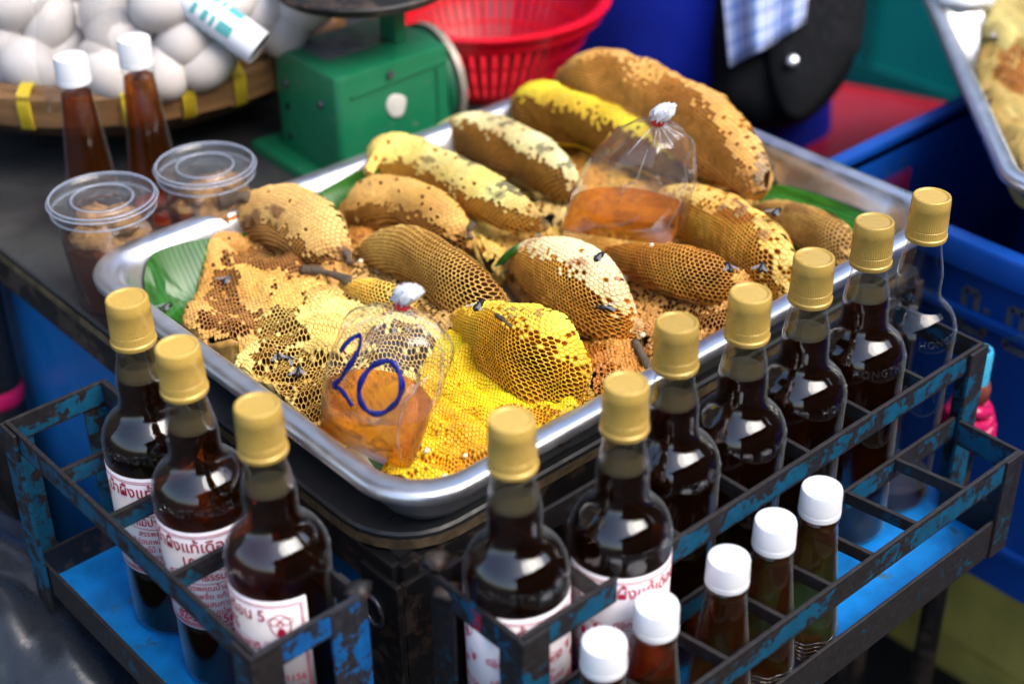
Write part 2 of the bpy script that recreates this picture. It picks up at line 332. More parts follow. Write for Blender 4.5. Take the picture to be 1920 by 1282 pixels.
o = MB().rings([[(x, y, z) for x, y in rrect(.011, .036, .657, 1.252, .062)] for z in (TOP-.0125, TOP-.0035)], False, False).build('board_edge', M['board_edge'], smooth=True); off(o, cart)
mb = MB()
FX, FY = .022, .046
for a, b in (((FX, FY), (FX, 1.24)), ((FX, FY), (.645, FY)), ((.645, FY), (.645, 1.24)), ((FX, 1.24), (.645, 1.24))):
    mb.bar((*a, TOP-.034), (*b, TOP-.034), .012, .034)
o = mb.build('top_frame', M['black_metal'], bevel=.002); off(o, cart)
for k, (x, y) in enumerate(((.012, .036), (.61, .04), (.03, 1.2), (.61, 1.2))):
    mb = MB(); mb.box((x, y, GROUND), (x+.006, y+.045, TOP-.03)); mb.box((x+.0065, y, GROUND), (x+.045, y+.006, TOP-.0302)); mb.box((x+.012, y+.012, GROUND), (x+.034, y+.034, TOP-.052))
    o = mb.build('leg', M['black_metal'], bevel=.0015); off(o, cart)
for (x, y0, y1) in ((.05, .09, .13), (.05, .17, .2)):
    pass
for k in range(5):                      # vertical ribs of the front sheet
    x = .085+.05*k; o = MB().box((x, .043, -.62), (x+.026, .0515, TOP-.053)).build('front_slat', M['black_metal'], bevel=.002); off(o, cart)
o = MB().box((.062, .055, -.7), (.6, .06, TOP-.053)).build('front_sheet', M['black_metal']); off(o, cart)
for p in ((.012, .066, -.135), (.062, .04, -.14)):
    mb = MB(); t = []
    for j in range(17):
        a = 2*math.pi*j/16; t.append((p[0]-.001, p[1]+.011*math.cos(a), p[2]+.013*math.sin(a)) if p[0] < .05 else (p[0]+.011*math.cos(a), p[1]-.001, p[2]+.013*math.sin(a)))
    o = mb.tube(t, .0022, 6).build('ring_bolt', M['bolt'], smooth=True); off(o, cart)
o = MB().box((.036, .085, -.7), (.041, 1.2, TOP-.052)).build('side_panel', M['panel_blue']); off(o, cart); o['label'] = 'blue painted side panel'

# corner pole at the far left of the cart
pl = empty('black_pole', (.002, .715, GROUND), label='black pole with a pink band at the far left end of the blue cart side', cat='pole')
MB().lathe([(0, .026), (.705, .026), (.708, .024), (.708, .018), (.69, .018)], 20, cap0=True, cap1=True).build('tube', M['black_plastic'], pl, True, angle=40)
MB().lathe([(.53, .0268), (.535, .0285), (.545, .0285), (.55, .0268)], 20).build('band', M['pink'], pl, True)

# ------------------------------------------------------------------ big aluminium tray
def make_tray(name, w, l, depth, label, R0=.055, mat='alu'):
    t = empty(name, (0, 0, 0), label=label, cat='tray')
    prof = [(.0, -.009), (-.001, -.003), (.001, 0), (.004, .001), (.014, .0008), (.018, -.002), (.024, -.012), (.034, -depth+.012), (.040, -depth+.004), (.052, -depth), (.09, -depth)]
    inner = [[(x, y, z) for x, y in rrect(d, d, w-d, l-d, max(.012, R0-d*.55), 10)] for d, z in prof]
    outer = [[(x, y, z) for x, y in rrect(d, d, w-d, l-d, max(.012, R0-d*.55), 10)] for d, z in [(.0015, -.009), (.0155, -.004), (.0225, -.013), (.0325, -depth+.012), (.039, -depth+.002), (.051, -depth-.0012), (.089, -depth-.0012)]]
    mb = MB().rings(inner, False, True); mb.rings(outer[::-1], True, False)
    mb.build('pan', M[mat], t, True, angle=50)
    return t
TD = .060
tray = make_tray('big_tray', .634, .466, TD, 'large aluminium tray filled with pieces of honeycomb on banana leaves')
TF = -TD+.0015

# ------------------------------------------------------------------ banana leaves
def in_tray(x, y, z):
    while z < -.004:
        p = uz(x, y, z); d = .047-.022*(z+.06)/.055
        if d <= p[0] <= .634-d and d <= p[1] <= .466-d: return p
        z += .0015
    p = uz(x, y, -.004); return np.array([min(max(p[0], .02), .614), min(max(p[1], .02), .446), -.004])
def leaf_piece(pts, z, label, lift=.004, group='banana leaves under the honeycombs'):
    """pts: outline in photo pixels, laid on the plane z; long strip surface with a fold"""
    P = np.array([in_tray(x, y, z) if group else uz(x, y, z) for x, y in pts]); P = catmull(np.vstack([P, P[:1]]), 4)[:-1]; c = P.mean(0); c[2] = max(z, P[:, 2].min())
    mb = MB(); n = len(P); R = []
    for q in (1, .96, .8, .6, .4, .2, .05):
        R.append([(c[0]+(p[0]-c[0])*q, c[1]+(p[1]-c[1])*q, c[2]+(p[2]-c[2])*q**1.6+lift*(1-q)+.0012*math.sin(60*p[0]*q+35*p[1])) for p in P])
    low = [[(p[0], p[1], p[2]-.0008) for p in R[0]]]
    mb.rings(low+R, True, True)
    o = mb.build('banana_leaf', M['leaf'], None, True, angle=60); o.location = (0, 0, 0)
    return tag(o, label, 'leaf', group)
leaf_piece([(275, 492), (300, 470), (420, 440), (520, 440), (560, 520), (500, 660), (440, 680), (400, 650), (330, 605), (285, 575), (270, 530)], TF+.006, 'glossy green banana leaf in the left corner of the tray under the tan comb', .006)
leaf_piece([(560, 378), (700, 310), (800, 290), (760, 380), (640, 430), (575, 420)], TF+.02, 'green banana leaf strip along the back wall of the tray behind the tan combs', .004)
leaf_piece([(1400, 390), (1440, 345), (1520, 360), (1660, 420), (1650, 455), (1600, 510), (1530, 520), (1450, 450)], TF+.008, 'green banana leaf at the right end of the tray under the smallest comb', .006)
leaf_piece([(690, 860), (740, 850), (900, 900), (960, 880), (860, 935), (800, 952), (745, 930)], TF+.003, 'green banana leaf in the near corner of the tray under the yellow comb', .003)

# ------------------------------------------------------------------ honeycombs: every cell is geometry
CELL = .0034; CAPSHIFT = 30
def nz(p, scale, seed):
    p = np.asarray(p)*scale; r = np.random.default_rng(seed); s = np.zeros(len(p)); a = 0
    for k in range(10):
        d = r.normal(size=p.shape[1]); d /= np.linalg.norm(d); f = r.uniform(.6, 2.4); ph = r.uniform(0, 6.28); w = 1/f
        s += w*np.sin(p@d*f*2+ph); a += w*w/2
    return s/math.sqrt(a)
class Comb:
    def __init__(s): s.V = []; s.F4 = []; s.F3 = []; s.C = []; s.n = 0
    def push(s, V, F4, F3, C):
        s.V.append(V); s.C.append(C); s.F4.append(F4+s.n); s.F3.append(F3+s.n); s.n += len(V)
    def cells(s, uv, mapf, opened, depth, rim, ins, cap, rough=0, wallw=.17, capb=.0005):
        """uv: cell centres; mapf(uv)->P,N; opened bool; depth m; colours (n,3)"""
        n = len(uv); ang = np.radians(30+60*np.arange(6)); hx = np.stack([np.cos(ang), np.sin(ang)], 1)*CELL/math.sqrt(3)
        cor = uv[:, None, :]+hx[None]
        Pc, Nc = mapf(cor.reshape(-1, 2)); Pc = Pc.reshape(n, 6, 3); Nc = Nc.reshape(n, 6, 3)
        Pm, Nm = mapf(uv)
        jit = nz(Pc.reshape(-1, 3), 500, 3).reshape(n, 6, 1)*.00016
        Pc = Pc+Nc*jit
        O = opened[:, None, None]
        lw = np.where(O, wallw, .34)+rng.normal(0, .02, (n, 1, 1))
        bulge = np.where(opened, -.00004, capb*(.4+1.2*rng.random(n)))[:, None, None]
        rgh = np.broadcast_to(np.asarray(rough, float), (n,)); bulge = bulge+np.where(O, 0, rng.normal(0, 1, (n, 6, 1))*rgh[:, None, None])
        outer = Pc+Nc*np.where(O, 0, -.0007)
        inner = Pc+(Pm[:, None, :]-Pc)*lw+Nm[:, None, :]*bulge
        bl = np.where(O, .42, .75)
        dz = np.where(opened, -depth, capb*1.1*(.2+1.5*rng.random(n))+rng.normal(0, 1, n)*rgh)[:, None, None]
        bot = Pc+(Pm[:, None, :]-Pc)*bl+Nm[:, None, :]*dz
        cen = (Pm+Nm*dz[:, 0, :])[:, None, :]
        V = np.concatenate([outer, inner, inner-Nm[:, None, :]*np.where(O, .0002, .0), bot, cen], 1).reshape(-1, 3)
        base = (np.arange(n)*25)[:, None]; j = np.arange(6); k = (j+1) % 6
        q1 = np.stack([j, k, k+6, j+6], 1); q2 = np.stack([j+12, k+12, k+18, j+18], 1); q3 = np.stack([j+6, k+6, k+12, j+12], 1); t3 = np.stack([j+18, k+18, np.full(6, 24)], 1)
        F4 = (base[:, :, None]+np.concatenate([q1, q3, q2])[None]).reshape(-1, 4); F3 = (base[:, :, None]+t3[None]).reshape(-1, 3)
        fn = np.cross(Pc[:, 2]-Pc[:, 0], Pc[:, 4]-Pc[:, 0])
        if (fn*Nm).sum(1).mean() < 0: F4 = F4[:, ::-1]; F3 = F3[:, ::-1]
        rv = rim*(1+rng.normal(0, .06, (n, 1))); C = np.empty((n, 25, 3)); C[:, :6] = np.where(O, rv[:, None], cap[:, None]*.52); C[:, 6:12] = np.where(O, rv[:, None], cap[:, None]); C[:, 12:18] = np.where(O, ins[:, None]*1.5, cap[:, None]); C[:, 18:24] = np.where(O, ins[:, None]*.8, cap[:, None]); C[:, 24] = np.where(opened[:, None], ins*.7, cap)  # groove shade painted into cap edges; brown cell lining painted darker with depth
        s.push(V, F4, F3, C.reshape(-1, 3))
    def wall(s, loops, zlow, col):
        pass
    def build(s, name, parent=None):
        V = np.concatenate(s.V); F4 = np.concatenate(s.F4); F3 = np.concatenate(s.F3); C = np.clip(np.concatenate(s.C), 0, 1)
        me = bpy.data.meshes.new(name); me.vertices.add(len(V)); me.vertices.foreach_set('co', V.astype(np.float32).ravel())
        nl = F4.size+F3.size; me.loops.add(nl); me.loops.foreach_set('vertex_index', np.concatenate([F4.ravel(), F3.ravel()]).astype(np.int32))
        st = np.concatenate([np.arange(len(F4))*4, len(F4)*4+np.arange(len(F3))*3]); me.polygons.add(len(st)); me.polygons.foreach_set('loop_start', st.astype(np.int32))
        a = me.color_attributes.new('wax', 'FLOAT_COLOR', 'POINT'); a.data.foreach_set('color', np.concatenate([C, np.ones((len(C), 1))], 1).astype(np.float32).ravel())
        me.update(calc_edges=True); me.validate(); me.materials.append(M['wax'])
        o = bpy.data.objects.new(name, me); link(o, parent); return o
def pal(c, n, var=.09, seed=0, P=None):
    c = np.array(rgb(*c))*np.array([1.12, 1.12, 1.02]); v = 1+rng.normal(0, var, (n, 1))
    if P is not None: v = v*(1+.16*nz(P, 34, seed)[:, None]*np.array([.7, 1., 1.3]))
    return np.clip(c*v, .004, .9)
def loaf(cb, pts, seed, lift=.012, capphi=-15, capn=22, holes=.05, rim=(205, 150, 60), ins=(120, 70, 20), cap=(210, 170, 100), cap2=None, depth=.009, phi=(-105, 150), spots=(), rough=0, endcap=True, zf=TF, squash=1., stains=()):
    pts = np.array(pts, float); A = []; R = []
    for x, y, rp in pts:
        r = .02
        for _ in range(5):
            z = zf+lift+r*squash; P = uz(x, y, z); r = rp*dep(P)/F_PX
        A.append(P); R.append(r)
    S = catmull(np.column_stack([A, R]), 14); R = np.maximum(S[:, 3], .002); A = S[:, :3]
    # round ends
    def endc(A0, R0, d):
        k = np.linspace(0, 1, 9)[1:]; x = .85*R0*np.sin(k*math.pi/2); return A0+d*x[:, None], np.maximum(R0*np.cos(k*math.pi/2), .0006)
    d0 = A[0]-A[2]; d0[2] *= .3; d0 /= np.linalg.norm(d0); d1 = A[-1]-A[-3]; d1[2] *= .3; d1 /= np.linalg.norm(d1)
    a0, r0 = endc(A[0], R[0], d0); a1, r1 = endc(A[-1], R[-1], d1)
    A = np.vstack([a0[::-1], A, a1]); R = np.concatenate([r0[::-1], R, r1])
    L = np.concatenate([[0], np.cumsum(np.linalg.norm(np.diff(A, axis=0), axis=1))]); tot = L[-1]; rm = R.max()
    T = np.gradient(A, L, axis=0); T[:, 2] *= .5; T /= np.linalg.norm(T, axis=1)[:, None]
    Sd = np.cross(T, np.array([0, 0, 1.])); Sd /= np.linalg.norm(Sd, axis=1)[:, None]
    if (Sd.mean(0)@(CAM-A.mean(0))) < 0: Sd = -Sd
    Up = np.cross(Sd, T); Up *= np.sign(Up[:, 2])[:, None]; dR = np.gradient(R, L)
    PH0 = math.radians(50)
    def mapf(uv, polar=False):
        u = np.clip(uv[:, 0]+.0007*np.sin(uv[:, 1]*90+seed), 0, tot)
        ph = PH0+np.arcsin(np.clip((uv[:, 1]+.0006*np.sin(uv[:, 0]*80+seed))/np.interp(u, L, R), -.992, .992)) if polar is False else uv[:, 1]
        f = lambda X: np.stack([np.interp(u, L, X[:, i]) for i in range(3)], 1)
        a, t, sd, up = f(A), f(T), f(Sd), f(Up); r = np.interp(u, L, R); dr = np.interp(u, L, dR)
        c, s_ = np.cos(ph)[:, None], np.sin(ph)[:, None]
        N = up*c+sd*s_; P0 = a+N*r[:, None]
        bumpy = .10*nz(P0, 15, seed)+.035*nz(P0, 48, seed+1)+.012*nz(P0, 130, seed+2)+.10*np.cos(2*(ph+.25))-.03
        P = a+N*(r*(1+bumpy))[:, None]*np.array([1, 1, 1]); P[:, 2] = zf+.002+np.maximum(P[:, 2]-zf-.002, 0)
        N2 = N-t*np.clip(dr, -3, 3)[:, None]; N2 /= np.linalg.norm(N2, axis=1)[:, None]
        return P, N2
    rows = np.arange(-rm, rm, CELL*.866); uv = np.concatenate([np.stack([np.arange(0 if i % 2 else CELL/2, tot, CELL), np.full(len(np.arange(0 if i % 2 else CELL/2, tot, CELL)), v)], 1) for i, v in enumerate(rows)])
    rr_ = np.interp(uv[:, 0], L, R); uv = uv[np.abs(uv[:, 1]) < rr_*.985]
    P, N = mapf(uv); n = len(uv); r = np.interp(uv[:, 0], L, R); phd = np.degrees(PH0+np.arcsin(np.clip(uv[:, 1]/r, -.992, .992)))
    nu_, nv_ = 48, 14; bu, bv = np.meshgrid(np.linspace(0, tot, nu_), PH0+np.radians(np.linspace(82, 278, nv_)), indexing='ij'); PB, NB = mapf(np.stack([bu.ravel(), bv.ravel()], 1), True); PB = PB-NB*.0006
    ii, jj = np.meshgrid(np.arange(nu_-1), np.arange(nv_-1), indexing='ij'); q0 = (ii*nv_+jj).ravel(); FB = np.stack([q0, q0+1, q0+nv_+1, q0+nv_], 1)
    fn = np.cross(PB[FB[:, 1]]-PB[FB[:, 0]], PB[FB[:, 3]]-PB[FB[:, 0]])
    if (fn*NB[FB[:, 0]]).sum(1).mean() < 0: FB = FB[:, ::-1]
    cb.push(PB, FB, np.zeros((0, 3), int), pal(cap, len(PB), .08, seed+77, PB)*.85)
    capped = phd < capphi+CAPSHIFT+.55*capn*nz(P, 22, seed+5)+5*nz(P, 260, seed+6)+rng.normal(0, 7, n)
    if endcap: capped |= r < .36*rm+rng.normal(0, .04, n)*rm
    for (x, y, rad, st) in spots:                      # patches of capped / open cells placed on the comb
        j = np.argmin([np.hypot(*(px_of(q)-np.array([x, y]))) for q in P[::7]]); c = P[::7][j]
        m = np.linalg.norm(P-c, axis=1) < rad*(1+.3*nz(P, 90, seed+9)); capped[m] = st
    capped &= ~((rng.random(n) < holes)&capped)
    capc = pal(cap, n, .06, seed, P)
    if cap2 is not None:
        w = np.clip(.5+.8*nz(P, 40, seed+11), 0, 1)[:, None]; capc = capc*(1-w)+pal(cap2, n, .06, seed+1, P)*w
    if endcap: capped |= r < .33*rm
    near = np.clip((phd-(capphi+CAPSHIFT-22))/26, 0, 1)[:, None]*.55; capc = capc*(1-near)+(.65*pal(rim, n, .06, seed+4, P)+.35*capc)*near
    torn = np.clip(1.15-np.minimum(uv[:, 0]-0, tot-uv[:, 0])/.016+.5*nz(P, 110, seed+15), 0, 1)
    capc = capc*(1-torn[:, None]*.6)+pal((176, 116, 52), n, .2, seed+16, P)*torn[:, None]*.6
    rimc = pal(rim, n, .05, seed+2, P); insc = pal(ins, n, .14, seed+3, P)
    if stains:                                          # mould, scars and propolis marks on the wax itself
        dd = P-CAM; zz = dd@FW; PX = np.stack([960+F_PX*(dd@RT)/zz, 641-F_PX*(dd@UPV)/zz], 1)
        for (x, y, rx, ry, c) in stains:
            q = ((PX[:, 0]-x)/rx)**2+((PX[:, 1]-y)/ry)**2; m = np.clip(1.25-q+.9*nz(P, 150, seed+31)+rng.normal(0, .25, n), 0, 1)[:, None]*.85; k = np.array(rgb(*c)); capc = capc*(1-m)+k*m; rimc = rimc*(1-m)+k*m
    rg_ = (rough if rough else .00012)+.0009*torn
    capped |= (rng.random(n) < torn*.5)
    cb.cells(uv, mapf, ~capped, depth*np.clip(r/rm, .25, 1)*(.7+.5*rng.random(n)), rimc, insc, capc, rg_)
def px_of(P):
    d = np.asarray(P)-CAM; z = d@FW; return np.array([960+F_PX*(d@RT)/z, 641-F_PX*(d@UPV)/z])
def patch(cb, outline, seed, h=.02, bumps=(), creases=(), open_all=False, holes=.06, zones=(), rim=(200, 150, 70), ins=(110, 65, 20), cap=(210, 160, 90), cap2=None, depth=.009, rough=.0, zf=TF, tilt=(0, 0), edge=.016, rot=.3, jag=.004, capb=.0005, noise_h=.0042):
    z0 = zf+h; P2 = np.array([uz(x, y, z0)[:2] for x, y in outline]); c0 = P2.mean(0)
    B = [(uz(x, y, z0)[:2], rp*dep(uz(x, y, z0))/F_PX, hh) for x, y, rp, hh in bumps]
    K = [(uz(*a, z0)[:2], uz(*b, z0)[:2], w, dd) for a, b, w, dd in creases]
    def sdist(Q):
        d = np.full(len(Q), 9.); ins_ = np.zeros(len(Q), bool); n = len(P2)
        for i in range(n):
            a, b = P2[i], P2[(i+1) % n]; e = b-a; t = np.clip(((Q-a)@e)/(e@e), 0, 1); d = np.minimum(d, np.linalg.norm(Q-a-t[:, None]*e, axis=1))
            cr = ((a[1] > Q[:, 1]) != (b[1] > Q[:, 1])) & (Q[:, 0] < (b[0]-a[0])*(Q[:, 1]-a[1])/(b[1]-a[1]+1e-12)+a[0]); ins_ ^= cr
        return np.where(ins_, d, -d)
    def hf(Q):
        z = np.full(len(Q), z0)+tilt[0]*(Q[:, 0]-c0[0])+tilt[1]*(Q[:, 1]-c0[1])
        for c, r, hh in B: z += hh*np.exp(-((np.linalg.norm(Q-c, axis=1)/r)**2)*1.1)
        for a, b, w, dd in K:
            e = b-a; t = np.clip(((Q-a)@e)/(e@e), 0, 1); z -= dd*np.exp(-(np.linalg.norm(Q-a-t[:, None]*e, axis=1)/w)**2)
        z += noise_h*nz(Q, 40, seed+20)+noise_h*.45*nz(Q, 110, seed+21)
        sd = np.clip(sdist(Q)/edge, 0, 1); z = zf+.001+(z-zf-.001)*(.4+.6*np.sqrt(np.clip(1-(1-sd)**2, 0, 1)))
        return z
    cr, sr = math.cos(rot), math.sin(rot); Rm = np.array([[cr, -sr], [sr, cr]])
    def mapf(uv):
        Q = uv@Rm.T+c0; e = .0008; z = hf(Q); zx = (hf(Q+[e, 0])-z)/e; zy = (hf(Q+[0, e])-z)/e
        N = np.stack([-np.clip(zx, -2.5, 2.5), -np.clip(zy, -2.5, 2.5), np.ones(len(Q))], 1); N /= np.linalg.norm(N, axis=1)[:, None]
        return np.column_stack([Q, z]), N
    ext = np.abs(P2-c0).max()*1.5; rows = np.arange(-ext, ext, CELL*.866)
    uv = np.concatenate([np.stack([np.arange(-ext+(CELL/2 if i % 2 else 0), ext, CELL), np.full(len(np.arange(-ext+(CELL/2 if i % 2 else 0), ext, CELL)), v)], 1) for i, v in enumerate(rows)])
    Q = uv@Rm.T+c0; sd = sdist(Q); keep = sd > .0005+jag*.5*(1+nz(Q, 130, seed+30)); keep &= (Q[:, 0] > .042) & (Q[:, 1] > .042) & (Q[:, 0] < .602) & (Q[:, 1] < .436) & ~((Q[:, 0] < .088) & (Q[:, 1] < .088) & (np.hypot(Q[:, 0]-.088, Q[:, 1]-.088) > .044)) if zf == TF else keep; uv = uv[keep]; Q = Q[keep]; sd = sd[keep]
    # torn edge: a rough wall from the rim of the plate down to the tray
    E1 = catmull(np.vstack([P2, P2[:1]]), 6)[:-1]; cen = P2.mean(0); m1 = np.linalg.norm(E1-cen, axis=1)[:, None]; E1 = cen+(E1-cen)*(1-.0035/m1)
    if zf == TF: E1 = np.clip(E1, .042, None); E1[:, 0] = np.minimum(E1[:, 0], .6); E1[:, 1] = np.minimum(E1[:, 1], .434)
    if zf == TF:
        m_ = (E1[:, 0] < .088) & (E1[:, 1] < .088); dv = E1[m_]-.088; ln = np.maximum(np.linalg.norm(dv, axis=1), 1e-6)[:, None]; E1[m_] = .088+dv*np.minimum(1, .044/ln)
    lay = []
    for t in np.linspace(0, 1, 5):
        zz = hf(E1)*t+(zf+.0005)*(1-t); rr_ = (.0016*nz(np.column_stack([E1, zz]), 220, seed+70)-.002*(1-t))[:, None]; dd_ = (E1-cen)/np.linalg.norm(E1-cen, axis=1)[:, None]; lay.append(np.column_stack([E1+dd_*rr_, zz]))
    lay.append(np.column_stack([cen+(E1-cen)*.9, hf(E1)-.004])); W_ = np.concatenate(lay); ne = len(E1); q = np.arange(ne); qn = (q+1) % ne
    cb.push(W_, np.concatenate([np.stack([k*ne+q, k*ne+qn, (k+1)*ne+qn, (k+1)*ne+q], 1) for k in range(5)]), np.zeros((0, 3), int), pal(cap, len(W_), .12, seed+71, W_)*.8)
    P, N = mapf(uv); n = len(uv)
    op = np.full(n, open_all); op |= rng.random(n) < holes*np.clip(1+1.3*nz(P, 45, seed+40), 0, 4)
    capx = None
    for (x, y, rx, ry, st) in zones:
        c = uz(x, y, z0)[:2]; s_ = dep([*c, z0])/F_PX; q = np.array([px_of(p) for p in P]) if capx is None else capx; capx = q
        m = ((q[:, 0]-x)/rx)**2+((q[:, 1]-y)/ry)**2 < (1+.2*nz(P, 50, seed+50)+.14*nz(P, 200, seed+51))
        op[m] = st; 
        if st: op[m & (rng.random(n) < .07)] = False
    capc = pal(cap, n, .07, seed, P)
    if cap2 is not None:
        w = np.clip(.5+.9*nz(P, 38, seed+60), 0, 1)[:, None]; capc = capc*(1-w)+pal(cap2, n, .07, seed+1, P)*w
    dpt = np.minimum(depth, np.maximum(P[:, 2]-zf-.001, .0008))*(.75+.4*rng.random(n))
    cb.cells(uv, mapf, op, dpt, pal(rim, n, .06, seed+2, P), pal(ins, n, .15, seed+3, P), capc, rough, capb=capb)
def comb(label, build_fns, cell=.0034):
    global CELL
    CELL = cell
    root = empty('honeycomb', (0, 0, 0), label=label, cat='honeycomb', group='pieces of honeycomb on the tray')
    for nm, fn in build_fns:
        cb = Comb(); fn(cb); cb.build(nm, root)
    return root
TAN = dict(rim=(196, 146, 78), ins=(98, 58, 22), cap=(204, 164, 98), cap2=(214, 176, 112))

# C1 tan comb in the left corner
def c1a(cb): loaf(cb, [(442, 414, 30), (480, 408, 48), (540, 416, 62), (595, 440, 60), (630, 470, 42), (650, 494, 18)], 11, stains=[(470, 410, 22, 16, (118, 76, 40)), (515, 395, 14, 10, (128, 84, 46)), (640, 478, 20, 20, (120, 84, 52))], lift=.022, capphi=52, capn=10, holes=.012, **TAN)
def c1b(cb): patch(cb, [(420, 420), (392, 452), (362, 520), (336, 575), (338, 605), (370, 624), (430, 634), (470, 632), (510, 610), (600, 560), (660, 520), (655, 480), (600, 450), (500, 430)], 13, h=.036, holes=.10, rot=.1,
    zones=[(425, 545, 40, 52, True), (440, 600, 58, 36, True), (540, 478, 110, 28, True), (470, 545, 26, 34, False)], creases=[((400, 480), (560, 545), .006, .004)], bumps=[(500, 500, 45, .010), (395, 470, 30, .014), (380, 590, 40, .006)],
    rim=(178, 124, 66), ins=(92, 54, 24), cap=(206, 158, 88), cap2=(214, 164, 84), edge=.02, rough=.00035)
def c1c(cb): loaf(cb, [(372, 496, 14), (400, 474, 32), (440, 466, 30), (480, 474, 15)], 12, lift=.014, capphi=70, holes=.03, rim=(190, 130, 60), ins=(110, 66, 25), cap=(205, 154, 84), rough=.0004)
comb('tan capped honeycomb with a domed crown in the left corner of the tray', [('honey_crown', c1a), ('brood_comb', c1b), ('wax_lump', c1c)])
# C2 pale yellow flat comb with the ring of dark cells
def c2b(cb): patch(cb, [(470, 575), (500, 545), (560, 512), (640, 512), (700, 515), (765, 545), (800, 575), (838, 610), (830, 655), (790, 682), (740, 702), (690, 735), (640, 775), (600, 785), (565, 778), (520, 752), (452, 702), (432, 655), (440, 630), (466, 612)], 21, h=.036, holes=.05, rot=.5,
    zones=[(572, 648, 108, 92, True), (625, 604, 80, 52, False), (590, 768, 70, 22, True), (700, 545, 64, 30, True), (740, 650, 70, 44, True), (620, 650, 90, 10, False)], bumps=[(700, 550, 46, .014), (760, 640, 60, .020), (600, 620, 70, .006)], creases=[((520, 660), (640, 690), .006, .003)],
    rim=(204, 172, 92), ins=(104, 66, 22), cap=(222, 196, 122), cap2=(216, 184, 104), edge=.026, depth=.010, rough=.00035)
def c2a(cb): loaf(cb, [(642, 534, 10), (682, 546, 24), (730, 560, 28), (775, 578, 14)], 22, lift=.03, capphi=-60, holes=.1, rim=(226, 192, 96), ins=(176, 126, 36), cap=(226, 200, 120), depth=.005)
comb('pale flat honeycomb with a ring of dark cells, partly behind the bag marked 20', [('brood_comb', c2b), ('honey_crown', c2a)])
# C3 golden brown loaf of open cells
def c3a(cb): loaf(cb, [(674, 474, 16), (715, 472, 36), (765, 482, 49), (815, 506, 56), (865, 537, 55), (910, 563, 44), (942, 572, 20)], 31, lift=.016, capphi=-52, capn=14, holes=.03, rim=(208, 164, 84), ins=(96, 56, 14), cap=(206, 168, 96), endcap=False)
def c3b(cb): patch(cb, [(645, 480), (760, 500), (860, 560), (880, 620), (840, 632), (760, 605), (690, 560), (640, 520)], 32, h=.026, holes=.3, rot=.2, rim=(190, 146, 84), ins=(60, 36, 16), cap=(210, 170, 104), rough=.0003)
comb('golden brown loaf of open honeycomb cells behind the bag marked 20', [('honey_crown', c3a), ('brood_comb', c3b)], .0037)
# C4 bright yellow comb in front
YEL = dict(rim=(226, 176, 40), ins=(150, 92, 4), cap=(240, 206, 52), cap2=(242, 214, 80))
def c4a(cb): loaf(cb, [(862, 606, 26), (905, 624, 60), (960, 648, 88), (1015, 684, 94), (1058, 716, 70), (1082, 746, 36)], 41, stains=[(955, 585, 16, 14, (150, 130, 70)), (1010, 590, 10, 8, (130, 90, 40))], lift=.006, capphi=-12, capn=16, holes=.05, endcap=False, **YEL)
def c4b(cb): patch(cb, [(840, 600), (800, 650), (768, 705), (740, 790), (712, 868), (728, 925), (775, 954), (832, 946), (905, 916), (965, 880), (1045, 830), (1085, 790), (1108, 735), (1050, 680), (930, 620)], 42, h=.032, holes=.02, rot=.75,
    zones=[(865, 872, 95, 24, True), (985, 775, 60, 20, True)], depth=.0022, creases=[((812, 715), (955, 845), .0035, .006)], bumps=[(860, 830, 60, .006), (1075, 775, 30, .012), (880, 740, 60, .004)], rim=(222, 164, 14), ins=(186, 124, 6), cap=(242, 186, 8), cap2=(238, 192, 26), edge=.016, rough=.0002, capb=.0004)
comb('bright yellow honeycomb in the near corner of the tray', [('honey_crown', c4a), ('brood_comb', c4b)], .0030)
# C5 white capped loaf
def c5a(cb): loaf(cb, [(966, 488, 28), (1002, 494, 54), (1050, 516, 72), (1105, 552, 78), (1148, 587, 64), (1180, 614, 32)], 51, stains=[(1000, 455, 20, 6, (160, 110, 60)), (1080, 490, 14, 8, (170, 120, 80)), (1165, 520, 10, 8, (170, 110, 70))], lift=.01, capphi=8, capn=12, holes=.03, rim=(224, 172, 76), ins=(170, 106, 24), cap=(232, 208, 164), cap2=(236, 214, 176), endcap=True)
def c5b(cb): patch(cb, [(940, 495), (985, 555), (1050, 630), (1095, 690), (1110, 730), (1215, 730), (1222, 680), (1200, 640), (1150, 560), (1050, 500)], 52, h=.018, holes=.12, rot=.9, zones=[(1075, 650, 60, 30, True)], rim=(206, 140, 50), ins=(128, 70, 14), cap=(206, 146, 66), cap2=(196, 128, 50), rough=.0011, edge=.01)
def c5c(cb): patch(cb, [(1050, 430), (1100, 395), (1200, 430), (1290, 455), (1230, 475), (1150, 475), (1090, 465)], 53, h=.018, holes=.1, rim=(206, 160, 84), ins=(130, 80, 24), cap=(210, 172, 100), rough=.0007)
comb('honeycomb with a white waxy crown and amber cells in the centre of the tray', [('honey_crown', c5a), ('brood_comb', c5b), ('wax_scrap', c5c)])
# C6 orange brown loaf on the right
def c6a(cb): loaf(cb, [(1142, 474, 12), (1190, 489, 32), (1250, 505, 45), (1310, 521, 49), (1360, 532, 39), (1394, 534, 20)], 61, lift=.024, capphi=-70, capn=10, holes=.02, rim=(206, 148, 62), ins=(126, 72, 18), cap=(206, 156, 84), endcap=False, spots=[(1385, 520, .02, True)], rough=.0006)
def c6b(cb): patch(cb, [(1170, 480), (1240, 520), (1290, 550), (1370, 560), (1412, 540), (1412, 585), (1365, 628), (1290, 660), (1215, 662), (1190, 610)], 62, h=.022, holes=.25, rot=.4, zones=[(1310, 600, 60, 26, True), (1340, 640, 30, 16, True)], rim=(184, 126, 58), ins=(84, 46, 14), cap=(196, 144, 78), rough=.0009)
comb('orange brown honeycomb with a torn end beside the row of gold capped bottles', [('honey_crown', c6a), ('brood_comb', c6b)])
